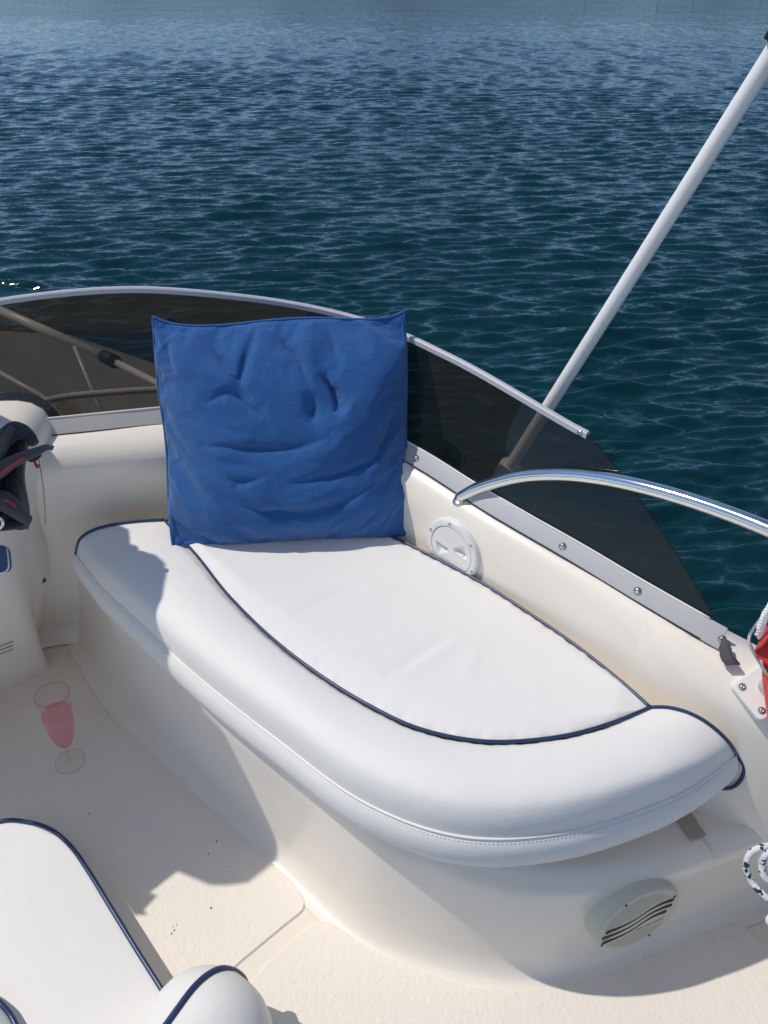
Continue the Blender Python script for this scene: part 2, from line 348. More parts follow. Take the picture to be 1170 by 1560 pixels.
# parameter of each control station on the resampled curve
tS = np.array([np.argmin(np.linalg.norm(Ssp - s, axis=1)) for s in S]) / (NS - 1)
def along(vals, n=NS):
    return np.interp(np.linspace(0, 1, n), tS, vals)
from numpy import cross
T = np.gradient(Ssp, axis=0); T[:, 2] = 0; T /= np.linalg.norm(T, axis=1)[:, None]
OUT = np.stack([-T[:, 1], T[:, 0], np.zeros(NS)], 1)     # outward (away from the cockpit)
ins = along(INSET); Wl = np.stack([along([w[k] for w in WALL]) for k in range(3)], 1); wmz = along(WMZ)
for _ in range(3):
    Wl[1:-1] = (Wl[:-2] + 2*Wl[1:-1] + Wl[2:]) / 4
secs = []
for i in range(NS):
    s, o = Ssp[i], OUT[i]; wxy = Wl[i]
    lip = s - o * ins[i]; low = V(wxy[0], wxy[1], wmz[i])
    d = low - lip; L = np.linalg.norm(d)
    fr = .022
    ctrl = [s + o*.10 + V(0, 0, -1.6), s + o*.085 + V(0, 0, -.35), s + o*.075 + V(0, 0, -.05), s + o*.062 + V(0, 0, -.012), s + o*.045 + V(0, 0, .003), s + o*.0, lip + o*.006, lip - o*.006 - V(0, 0, .005) ,
            lip - o*.014 - V(0, 0, fr), lip*(1-.45) + low*.45 - o*.008, lip*.22 + low*.78 - o*.004]
    if .05 < wmz[i] < .30: ctrl += [low - V(0, 0, .05), low - V(0, 0, .09)]
    elif wmz[i] > .05: ctrl += [low + V(0, 0, .0) - o*.012, low - o*.05 - V(0, 0, .012)]
    else: ctrl += [low + V(0, 0, .035), low - o*.028 + V(0, 0, .002)]
    secs.append(spline(ctrl, 46))
m = MB(); m.grid(secs)
coaming = m.build('coaming', M['gelcoat'])
tag(coaming, 'cream white moulded side wall of the flybridge carrying the windscreen', 'coaming')

# ------------------------------------------------------------------ deck floor with raised non-skid pads
fl = [(-1.9, -2, 0), (1.2, -2, 0), (1.2, -.6, 0), (.95, .48, 0), (.77, .66, 0), (.52, .72, 0), (.42, .77, 0), (.25, .97, 0), (.03, 1.19, 0), (-.06, 1.26, 0), (-.2, 1.33, 0), (-.48, 1.34, 0), (-.70, 1.34, 0), (-.9, 1.26, 0), (-1.9, .75, 0)]
m = MB(); m.add(fl, [tuple(range(len(fl)))])
floor = tag(m.build('deck_floor', M['floor'], smooth=False), 'cream gelcoat cockpit floor of the flybridge', 'floor', kind='structure')
def pad(pts, n):
    o = spline(pts, n, closed=True); c = o.mean(0)
    def inset(d):
        t = np.roll(o, -1, 0) - np.roll(o, 1, 0); t /= np.linalg.norm(t, axis=1)[:, None]; nn = np.stack([-t[:, 1], t[:, 0], 0*t[:, 0]], 1)
        return o + nn * d
    a, b = inset(0), inset(.004); a = a.copy(); b = b.copy(); a[:, 2] = -.001; b[:, 2] = .0035
    m = MB(); m.grid([a, b], wrap_v=True); m.add(b, [tuple(range(n))])
    return m.build('non_skid_pad', M['nonskid'], floor, smooth=False)
def F(x, y): return at(x, y, 0)
def lin(a, b, n=3): return [a + (b - a) * t for t in np.linspace(0, 1, n, endpoint=False)]
p1 = [V(-1.2, .3, 0)] + lin(V(-.55, .2, 0), F(352, 1480), 4) + lin(F(366, 1470), F(452, 1398), 4) + [F(466, 1385), F(466, 1372), F(455, 1350)] + lin(F(436, 1330), F(250, 1165), 4) + [F(215, 1125), F(190, 1110)] + [F(100, 1075), V(-1.2, .9, 0)]
pad(p1, 220)
p2 = [V(-.5, -.6, 0), V(.1, -.65, 0), V(.62, -.6, 0), V(.66, .1, 0), V(.64, .45, 0)] + [F(1200, 1458), F(1160, 1432), F(1132, 1410), F(1112, 1404), F(1085, 1412)] + lin(F(1050, 1428), F(960, 1468), 3) + [F(900, 1490), F(800, 1507), F(700, 1497), F(620, 1468), F(560, 1440), F(505, 1404), F(484, 1404), F(470, 1412)] + lin(F(455, 1424), F(370, 1500), 3) + [V(-.35, .25, 0)]
pad(p2, 300)

# ------------------------------------------------------------------ seat base moulding
contact = [V(-.80, 1.45, 0), at(126, 973, 0), at(190, 1075, 0), at(300, 1190, 0), at(440, 1312, 0), at(560, 1418, 0), at(700, 1470, 0), at(800, 1482, 0), at(900, 1466, 0), at(1000, 1428, 0), at(1100, 1388, 0), at(1170, 1362, 0), V(.80, .755, 0)]
topo = [V(-.74, 1.44, .284), V(-.665, 1.29, .284), V(-.53, 1.10, .284), V(-.345, .915, .284), V(-.148, .755, .284), V(-.008, .650, .282), V(.10, .598, .272), V(.185, .580, .255), at(905, 1345, .235), at(1020, 1322, .225), at(1110, 1293, .22), at(1190, 1258, .218), V(.80, .70, .216)]
ledge = [.004, .004, .004, .004, .004, .008, .016, .03, .045, .055, .06, .08, .1]
nb = 150
cs = spline(contact, nb); tc_ = np.array([np.argmin(np.linalg.norm(cs - c, axis=1)) for c in contact]) / (nb-1)
tp = np.stack([np.interp(np.linspace(0, 1, nb), tc_, [q[k] for q in topo]) for k in range(3)], 1)
lw_ = np.interp(np.linspace(0, 1, nb), tc_, ledge)
for _ in range(6): tp[1:-1] = (tp[:-2] + 2*tp[1:-1] + tp[2:]) / 4
T = np.gradient(cs, axis=0); T /= np.linalg.norm(T, axis=1)[:, None]; INW = np.stack([-T[:, 1], T[:, 0], 0*T[:, 0]], 1)
secs = []
for i in range(nb):
    c, t, n = cs[i], tp[i], INW[i]
    secs.append(spline([c - n*.035 + V(0,0,.0015), c - n*.014 + V(0,0,.006), c - n*.001 + V(0,0,.03), c*.75+t*.25, c*.45+t*.55, c*.12+t*.88 - n*.001, t + n*.004 + V(0,0,-.012), t + n*.014 + V(0,0,.001), t + n*(.02+lw_[i]*.5) + V(0,0,.003), t + n*(.022+lw_[i]) + V(0,0,.004)] + ([V(*(t + n*(.032+lw_[i]))[:2], .275), V(*(t + n*(.05+lw_[i]))[:2], .284), V(*(t + n*.22)[:2], .284)] if i < nb*.86 else [t + n*(.04+lw_[i]), t + n*.16, t + n*.22]), 60))
m = MB(); m.grid(secs)
sb = m.build('lounge_moulding', M['gelcoat']); tag(sb, 'curved cream moulded base under the white lounge seat cushion', 'moulding')
# little pad on the ledge
pc = at(1055, 1268, .230); ax = np.array([[.80, -.60*0+.22, 0], [-.22, .80, 0], [0, 0, 1]]); ax[0] /= np.linalg.norm(ax[0]); ax[1] /= np.linalg.norm(ax[1])
m = MB(); m.box(pc + V(0, .012, .001), (.0125, .022, .003), ax); tag(m.build('fastener_pad', M['tan'], bevel=.001), 'small tan pad on the ledge under the cushion edge', 'pad')

# ------------------------------------------------------------------ lounge seat cushion
def make_cushion():
    root = empty('seat_cushion')
    Z = .42
    I = [V(-.426, 1.203, Z)] + [at(*p, Z) for p in ((300, 848), (345, 905), (410, 970), (480, 1025), (560, 1075), (640, 1112), (740, 1131), (850, 1124), (925, 1105), (990, 1079))]
    Rr = [V(-.426, 1.203, Z), V(-.30, 1.225, Z), V(-.16, 1.222, Z), V(-.06, 1.195, Z)] + [at(*p, Z) for p in ((600, 820), (650, 845), (735, 890), (800, 932), (870, 980), (940, 1035), (990, 1079))]
    nI = 150; Is = spline(I, nI); Rs = spline(Rr, nI)
    # flat seat panel
    g = []
    for i in range(nI):
        t = np.linspace(0, 1, 50)[:, None]; row = Is[i]*(1-t) + Rs[i]*t
        w = np.linalg.norm(Rs[i]-Is[i]); tt = t[:, 0]
        row[:, 2] += min(.010, w*.12) * np.minimum(1, np.sin(np.pi*tt) * 2.2) ** .6 - .001
        row[:, 2] += .0011*(math.sin(i*1.9)+.7*math.sin(i*.83+1))*(np.exp(-(tt/.045)**2)+np.exp(-((1-tt)/.045)**2))*min(1, w*8)
        g.append(row)
    g = np.array(g); x, y = g[..., 0], g[..., 1]
    def dent(cx, cy, ang, ln, wd, dz):
        c, s = math.cos(ang), math.sin(ang); u = (x-cx)*c+(y-cy)*s; v = -(x-cx)*s+(y-cy)*c
        g[..., 2] += dz*np.exp(-(u/ln)**2-(v/wd)**2)
    q = at(640, 1005, Z); dent(q[0], q[1], R(40), .07, .010, -.0030); dent(q[0]+.016, q[1]+.0, R(40), .06, .012, .0024)
    q = at(505, 915, Z); dent(q[0], q[1], R(35), .06, .012, -.0024); q = at(720, 1010, Z); dent(q[0], q[1], R(70), .07, .014, .0012)
    q = at(480, 880, Z); dent(q[0], q[1], R(10), .09, .05, -.003)
    m = MB(); m.grid(g, flip=True); m.build('seat_panel', M['vinyl'], root)
    # bolster: Coons patch between inner seam and stitched seam
    O = [at(116, 846, .372), at(150, 890, .362), at(220, 956, .36), at(300, 1030, .36), at(420, 1125, .36), at(560, 1225, .36), at(700, 1274, .36), at(850, 1270, .36), at(1000, 1226, .36), at(1070, 1190, .362), at(1121, 1152, .365)]
    L = [Is[0], at(215, 796, .423), at(175, 801, .423), at(142, 810, .418), at(123, 823, .405), O[0]]
    E = [Is[-1], at(1020, 1080, .424), at(1055, 1091, .425), at(1085, 1110, .416), at(1108, 1132, .398), O[-1]]
    nt_ = 44; Os = spline(O, nI); Ls = spline(L, nt_); Es = spline(E, nt_)
    g = np.zeros((nI, nt_, 3))
    tt = np.linspace(0, 1, nt_); ss = np.linspace(0, 1, nI)
    for k in range(3):
        a = Is[:, None, k]*(1-tt) + Os[:, None, k]*tt; b = Ls[None, :, k]*(1-ss[:, None]) + Es[None, :, k]*ss[:, None]
        c = (1-ss[:, None])*((1-tt)*Is[0, k]+tt*Os[0, k]) + ss[:, None]*((1-tt)*Is[-1, k]+tt*Os[-1, k])
        g[..., k] = a + b - c
    zp = .36 + .06*np.sqrt(np.clip(1-tt**5.0, 0, 1)) + .007*np.sin(np.pi*np.clip(tt*1.15, 0, 1)) - .004*np.exp(-(tt/.05)**2)
    e = np.minimum(1, np.minimum(ss, 1-ss)/.10); e = e*e*(3-2*e)
    g[..., 2] = g[..., 2]*(1-e[:, None]) + zp[None]*e[:, None]
    g[..., 2] += e[:, None]*np.sin(np.pi*tt)[None]*.0012*np.sin(ss*23+1)[:, None]*np.sin(ss*9)[:, None]
    g[..., 2] += (.0009*(np.sin(np.arange(nI)*2.1)+.7*np.sin(np.arange(nI)*.77)))[:, None]*np.exp(-(tt/.07)**2)[None]*e[:, None]
    m = MB(); m.grid(g); m.build('bolster', M['vinyl'], root)
    # side skirt below the stitched seam
    T = np.gradient(Os, axis=0); T /= np.linalg.norm(T, axis=1)[:, None]; Nn = np.stack([T[:, 1], -T[:, 0], 0*T[:, 0]], 1)
    rows = []
    for z, o in ((0, 0), (-.004, .0045), (-.018, .0105), (-.038, .0115), (-.056, .007), (-.068, -.003), (-.074, -.014), (-.075, -.05)):
        rows.append(Os + Nn*o + V(0, 0, z))
    m = MB(); m.grid(rows, flip=False); m.build('side_band', M['vinyl'], root)
    # end faces and back band
    rear = np.vstack([Es[::-1], Rs[::-1], Ls]); m = MB()
    low = rear.copy(); low[:, 2] = .29; cen = V(0, .9, 0); mid = (rear+low)/2
    m.grid([rear, mid, low], flip=False); m.build('back_band', M['vinyl'], root)
    # piping
    pr = .0027
    m = MB(); m.tube(Is + V(0,0,.0025), pr, 8); m.build('piping', M['piping'], root)
    m = MB(); m.tube(spline(np.vstack([Rs[::6], Rs[-1:]]), 160) + V(0,0,.0025), pr, 8); m.build('piping', M['piping'], root)
    m = MB(); m.tube(Ls + V(-.001,.002,.002), pr*1.15, 8); m.build('piping', M['piping'], root)
    e2 = spline(list(Es[::6]) + [Es[-1], Es[-1]+V(.012, -.006, -.018), Es[-1]+V(.012, -.012, -.040), Es[-1]+V(.004, -.012, -.060), Es[-1]+V(-.012, -.004, -.074)], 70)
    m = MB(); m.tube(e2 + V(.002,.001,.001), pr*1.1, 8); m.build('piping', M['piping'], root)
    # stitched seam: welt and stitches
    welt = MB(); welt.tube(Os + Nn*.001 + V(0,0,.0012), .0019, 8); w = welt.build('stitched_seam', M['vinyl'], root)
    st = MB(); fine = spline(Os[::3], 700) ; T2 = np.gradient(fine, axis=0); T2 /= np.linalg.norm(T2, axis=1)[:, None]; N2 = np.stack([T2[:, 1], -T2[:, 0], 0*T2[:, 0]], 1)
    fine = fine + N2*.0042 + V(0,0,-.0035)
    for i in range(0, 690, 3): st.tube([fine[i], fine[i+1]+N2[i]*.0006, fine[i+2]], .00035, 4)
    s_ = st.build('stitches', M['vinyl'], root); s_['kind'] = 'stuff'
    tag(root, 'white vinyl lounge seat cushion with navy piping and rounded front bolster', 'cushion')
make_cushion()

# ------------------------------------------------------------------ windscreen
def make_screen():
    root = empty('windscreen')
    # foot follows the coaming, top follows the trim
    top_px = [((-300, 520), None), ((0, 456), None), ((100, 444), None), ((200, 440), None), ((280, 443), None), ((400, 458), None), ((500, 475), None), ((560, 490), None), ((620, 515), None), ((700, 551), None), ((830, 623), None), ((897, 667), None)]
    i_end = int(tS[12]*(NS-1)); i0 = int(tS[1]*(NS-1))
    foot = Ssp[i0:i_end+1] + OUT[i0:i_end+1]*.016; nF = len(foot)
    # heights of the screen: intersect the sight line with the vertical sheet standing on the foot curve
    hs = []; LEAN = math.tan(R(22)); kk_ = np.arange(nF); of = OUT[i0:i_end+1]
    for (p, _) in top_px:
        best = (1e9,)
        for h in np.linspace(.05, .40, 141):
            q = foot + of*(h*LEAN) + V(0, 0, h) - V(0, 0, CAM_H)
            f_ = q[:, 1]*math.cos(PITCH) - q[:, 2]*math.sin(PITCH); up_ = q[:, 1]*math.sin(PITCH) + q[:, 2]*math.cos(PITCH)
            e_ = (585+FOC*q[:, 0]/f_-p[0])**2 + (780-FOC*up_/f_-p[1])**2; k = int(np.argmin(e_))
            if e_[k] < best[0]: best = (e_[k], k, foot[k, 2]+h)
        if best[0] < 200 and (not hs or best[1] > hs[-1][0]): hs.append(best[1:])
    ks = np.array([h[0] for h in hs]); zs = np.array([h[1] for h in hs]); k_end = ks[-1]
    sm = np.linspace(0, nF-1, nF)
    topz = np.interp(sm, ks, zs); 
    for _ in range(8): topz[1:-1] = (topz[:-2]+2*topz[1:-1]+topz[2:])/4
    # beyond the trim's end the sheet is cut in a straight slant down to the foot
    for k in range(nF):
        if k > k_end:
            f = (k-k_end)/(nF-1-k_end); topz[k] = np.interp(k_end, sm, topz)*(1-f)+ (foot[-1, 2]+.012)*f
            topz[k] += .012*math.sin(math.pi*f)
    o = OUT[i0:i_end+1]; th = .003
    def sheet(off, lean=0):
        g = []
        for t in np.linspace(0, 1, 12):
            z = foot[:, 2]*(1-t)+topz*t
            q = foot + o*off + o*((z-foot[:, 2])*LEAN)[:, None]; q[:, 2] = z; g.append(q)
        return np.array(g)
    a, b = sheet(-th/2), sheet(th/2)
    m = MB(); m.grid(a); m.grid(b, flip=True); m.grid([a[-1], b[-1]]); 
    m.build('acrylic_pane', M['smoked'], root, angle=60)
    # top trim
    kk = [k for k in range(nF) if k <= k_end]; tq_ = foot + o*((topz-foot[:, 2])*LEAN)[:, None]; tq_[:, 2] = topz; tr = tq_[kk]
    oo = o[kk]
    prof = [(-.0055, -.006), (-.0055, .002), (-.003, .0045), (.003, .0045), (.0055, .002), (.0055, -.006)]
    g = np.array([tr + oo*u + V(0, 0, v) for u, v in prof]); m = MB(); m.grid(g, flip=False); m.f.append((len(tr)-1, 2*len(tr)-1, 3*len(tr)-1, 4*len(tr)-1, 5*len(tr)-1, 6*len(tr)-1))
    t_ = m.build('top_trim', M['trimgrey'], root, angle=40)
    sphere_screw('screw', tr[-1] - oo[-1]*.0056 + (tr[-3]-tr[-1])*.2 + V(0,0,-.001), -oo[-1]+V(0,0,.3), .0032, t_, M['screw'])
    # base strip: flat bar screwed along the foot on the inside
    st = Ssp[i0:i_end+1]; rows = []
    for u, v in ((.002, .0015), (.004, .004), (.020, .0265), (.021, .0275), (.0235, .0265), (.0158, .0)):
        rows.append(st + o*u + V(0, 0, v))
    m = MB(); m.grid(rows); n_ = len(st); m.f.append(tuple(k*n_+n_-1 for k in range(6)))
    bs = m.build('base_strip', M['alu'], root, angle=35)
    m = MB(); m.tube(st[::2] + o[::2]*.003 + V(0,0,.0012), .0016, 6); m.build('seal', M['rubber'], bs)
    m = MB(); m.tube(spline((foot + o*.0055)[::4] + V(0,0,.0285), 140), .0017, 6); m.build('sealant_bead', M['plastic'], bs)
    for px, py in ((57, 652), (626, 697), (862, 834), (971, 903), (1083, 974)):
        d = ray(px, py); P = st + o*.0105 + V(0, 0, .014)
        Q = P - V(0, 0, CAM_H); tq = Q @ d / (d @ d); dist = np.linalg.norm(Q - tq[:, None]*d, axis=1); k = int(np.argmin(dist))
        sphere_screw('screw', P[k] , -o[k]+V(0,0,.7), .0042, bs, M['screw'])
    # torn seal tail at the end of the strip
    e = st[-1]; m = MB()
    m.grid([[e+V(.002,.004,.026), e+V(.010,-.004,.022)], [e+V(.0,-.002,.012), e+V(.014,-.016,.009)], [e+V(-.002,-.012,.004), e+V(.020,-.032,.006)], [e+V(-.002,-.022,.003), e+V(.002,-.030,.003)]])
    sl = m.build('torn_seal', M['jacket2'], bs); so = sl.modifiers.new('s', 'SOLIDIFY'); so.thickness = .0015
    tag(root, 'low smoked acrylic windscreen with grey top trim and screwed base strip', 'windscreen')
make_screen()

# ------------------------------------------------------------------ stainless rail over the coaming
def fit_rail():
    pts = [at(697, 758, .542), far(730, 743, 1.315), far(790, 727, 1.265), far(850, 723, 1.215), far(910, 728, 1.17), far(980, 742, 1.12), far(1060, 765, 1.07), far(1170, 806, 1.0), far(1300, 868, .93), far(1430, 960, .88), far(1530, 1090, .86)]
    root = empty('grab_rail')
    p = spline(pts, 150); r = np.full(150, .0108); r[:6] = np.linspace(.0085, .0108, 6)
    m = MB(); m.tube(p, r, 40); m.build('rail_tube', M['steel'], root)
    m = MB(); ax = frame((-.35, -.36, .87)); m.lathe([(.0115, 0), (.0115, .002), (.009, .003), (.0, .0031)], p[0]-V(-.003, -.001, .008), ax, 24); m.build('rail_foot', M['steel'], root)
    tag(root, 'polished stainless steel rail arching over the side of the windscreen', 'rail')
fit_rail()

# ------------------------------------------------------------------ white support pole outside the screen
def pole():
    root = empty('support_pole')
    a = far(786, 697, 1.50); b = far(1170, 92, .985); d = b - a
    m = MB(); m.tube(spline([a - d*.05, a, b, b + d*.6, V(.79, .55, 1.92)], 60), .0122, 20); m.build('tube', M['pole'], root)
    j = far(1196, 48, .955); m = MB(); m.tube([j - d*.02, j + d*.07], .019, 18); m.build('joint_collar', M['rubber'], root)
    m = MB(); m.tube([a - d*.08, a - d*.03], .022, 18); m.build('foot_socket', M['plastic'], root)
    s = far(836, 617, 1.455); sphere_screw('screw', s - V(.003, .012, -.005), (-.2, -.8, .3), .003, root, M['screw'])
    tag(root, 'slanting white tube pole standing outside the windscreen', 'pole')
pole()

# ------------------------------------------------------------------ unseen canopy added overhead to block sky and give warm fill
def light_canopy():
    root = empty('unseen_canopy'); cm = bpy.data.materials.new('cream_canvas'); cm.use_nodes = True; nt = cm.node_tree; nt.nodes.clear()
    o = nt.nodes.new("ShaderNodeOutputMaterial"); d = nt.nodes.new("ShaderNodeBsdfDiffuse"); d.inputs[0].default_value = (.84, .77, .66, 1)
    t = nt.nodes.new("ShaderNodeBsdfTranslucent"); t.inputs[0].default_value = (.84, .74, .60, 1); mx = nt.nodes.new("ShaderNodeMixShader"); mx.inputs[0].default_value = .45
    nt.links.new(d.outputs[0], mx.inputs[1]); nt.links.new(t.outputs[0], mx.inputs[2]); nt.links.new(mx.outputs[0], o.inputs[0])
    g = np.zeros((30, 30, 3))
    for i, x in enumerate(np.linspace(-1.5, .78, 30)):
        for j, y in enumerate(np.linspace(-1.6, .56, 30)):
            g[i, j] = (x, y, 2.02 - .10*((x+.36)/1.14)**2 - .03*math.cos((y+1.6)/2.16*4*math.pi))
    m = MB(); m.grid(g); m.build('canvas', cm, root)
    for j in (0, 15, 29):
        p = g[:, j].copy(); p[:, 2] -= .014; e0, e1 = p[0].copy(), p[-1].copy(); e0[2] = 1.3; e1[2] = 1.5
        m = MB(); m.tube(spline(np.vstack([p[::4], p[-1:]]), 60), .0125, 12); m.build('bow_tube', M['pole'], root)
    tag(root, 'unseen cream canopy added overhead to block sky and give warm fill', 'light_canopy')
light_canopy()

# ------------------------------------------------------------------ inspection hatch on the side wall
def on_wall(px, py):
    """meet the sight line with the coaming surface"""
    d = ray(px, py); hit, loc, nor, _ = coaming.ray_cast(Vector((0, 0, CAM_H)), Vector(d).normalized())
    return np.array(loc), np.array(nor) * (-1 if np.dot(nor, d) > 0 else 1)
def hatch():
    root = empty('inspection_hatch')
    c, n = on_wall(692, 835); n = n/np.linalg.norm(n); ax = frame(n); c = c + n*.003
    Ro, Ri = .0585, .046
    m = MB(); m.lathe([(Ro+.001, -.02), (Ro+.001, .001), (Ro, .0045), (Ro-.002, .006), (Ri+.002, .0068), (Ri+.0008, .0062), (Ri+.0005, .002)], c, ax, 72); rg = m.build('ring', M['plastic'], root, angle=50)
    nr, na = 40, 128; g = np.zeros((nr, na, 3))
    for i, r in enumerate(np.linspace(0, Ri, nr)):
        for j, a in enumerate(np.linspace(0, 2*np.pi, na, endpoint=False)):
            x, y = r*math.cos(a), r*math.sin(a); h = .006 - .004*(r > Ri-.0008)
            for sgn in (1, -1):
                xx, yy = x*sgn, y*sgn; rot = R(18); u = xx*math.cos(rot)+yy*math.sin(rot); v = -xx*math.sin(rot)+yy*math.cos(rot)
                if .007 < u < .034 and -.002 - .42*(u-.007) < v < .006+.30*(u-.007):
                    k = (v+.002+.42*(u-.007))/(.008+.72*(u-.007)); e = min(u-.007, .034-u, (1-k)*.02)
                    h -= min(.012, max(0, e)*3.0) * (1-.85*(k if sgn > 0 else k))
            g[i, j] = c + x*ax[0]+y*ax[1]+h*ax[2]
    m = MB(); m.grid(g, wrap_v=True); m.build('lid', M['plastic'], root, angle=40)
    for k in range(6):
        a = R(k*60+38); p = c + ((Ro+Ri)/2+.0005)*(math.cos(a)*ax[0]+math.sin(a)*ax[1]) + n*.0062
        sphere_screw('screw', p, n, .0022, root, M['screw'])
    tag(root, 'round white screw-down inspection hatch on the side wall behind the cushion', 'hatch')
hatch()

# ------------------------------------------------------------------ loudspeaker on the seat base
def speaker():
    root = empty('loudspeaker')
    d = Vector(ray(960, 1384)).normalized(); hit, loc, nor, _ = sb.ray_cast(Vector((0, 0, CAM_H)), d)
    c = np.array(loc); n = np.array(nor); n *= -1 if np.dot(n, d) > 0 else 1
    n[0] += .06; n[2] = .06; n = n/np.linalg.norm(n); ax = frame(n); Rr = .073; T_ = .020
    m = MB(); m.lathe([(Rr+.001, -.05), (Rr+.001, T_-.006), (Rr-.0005, T_-.002), (Rr-.003, T_), (Rr-.006, T_+.0004), (0, T_+.0006)], c, ax, 96); m.build('housing', M['speaker'], root, angle=40)
    f = T_ + .0008
    def s_curve(y0, x0, x1): return [(x, y0 + .016*math.tanh((x-.004)/.022)*.75 + .10*max(0, -x-.040)*.4 - .25*max(0, x-.038)**1.2) for x in np.linspace(x0, x1, 40)]
    for y0, x0, x1 in ((.0135, -.057, .059), (.0, -.061, .058), (-.0135, -.059, .051)):
        pts = s_curve(y0, x0, x1); up = []; dn = []
        for i, (x, y) in enumerate(pts):
            w = .0020 + .0030*abs(i/39-.5)**1.5*2.8; w *= min(1, (39-i+1)/2, (i+1)/2)
            up.append((x, y+w)); dn.append((x, y-w))
        g = np.array([[c+x*ax[0]+y*ax[1]+(f)*n for x, y in up], [c+x*ax[0]+y*ax[1]+(f)*n for x, y in dn]])
        m = MB(); m.grid(g, flip=True); m.build('slot', M['dark'], root, smooth=False)
    # perforated grilles: rows of small holes
    def grille(test):
        m = MB(); s = .0030
        for iy in range(-24, 25):
            for ix in range(-24, 25):
                x = ix*s + (iy % 2)*s/2; y = iy*s*.87
                if test(x, y):
                    a = np.linspace(0, 2*np.pi, 6, endpoint=False); r_ = .0006
                    m.add([c+(x+r_*math.cos(t))*ax[0]+(y+r_*math.sin(t))*ax[1]+(f)*n for t in a], [tuple(range(6))])
        o = m.build('grille_holes', M['dark'], root, smooth=False); o['kind'] = 'stuff'
        return o
    yb = lambda x, y0: y0 + .012*math.tanh((x-.004)/.022)
    grille(lambda x, y: math.hypot(x, y) < .061 and y > yb(x, .0215))
    grille(lambda x, y: math.hypot(x, y) < .061 and y < yb(x, -.0215) and not (y > -.030 and x > .0))
    for a in (28, 118, 208, 298):
        p = c + .0655*(math.cos(R(a))*ax[0]+math.sin(R(a))*ax[1]) + n*(T_)
        sphere_screw('screw', p, n, .0020, root, M['rubber'])
    cu = bpy.data.curves.new('lettering', 'FONT'); cu.body = 'POLYPLANAR'; cu.size = .0078; cu.shear = .35; cu.align_x = 'CENTER'
    to = bpy.data.objects.new('lettering', cu); COL.objects.link(to)
    dg = bpy.context.evaluated_depsgraph_get(); me = bpy.data.meshes.new_from_object(to.evaluated_get(dg)); bpy.data.objects.remove(to)
    me.materials.append(M['print']); lo = bpy.data.objects.new('lettering', me); COL.objects.link(lo)
    p = c + .024*ax[0] - .0255*ax[1] + n*(f+.0002); rot = R(6); X = ax[0]*math.cos(rot)+ax[1]*math.sin(rot); Y = -ax[0]*math.sin(rot)+ax[1]*math.cos(rot)
    lo.matrix_world = Matrix(((X[0], Y[0], n[0], p[0]), (X[1], Y[1], n[1], p[1]), (X[2], Y[2], n[2], p[2]), (0, 0, 0, 1))); lo.parent = root
    tag(root, 'round grey-cream loudspeaker with wavy slots on the seat base', 'loudspeaker')
speaker()

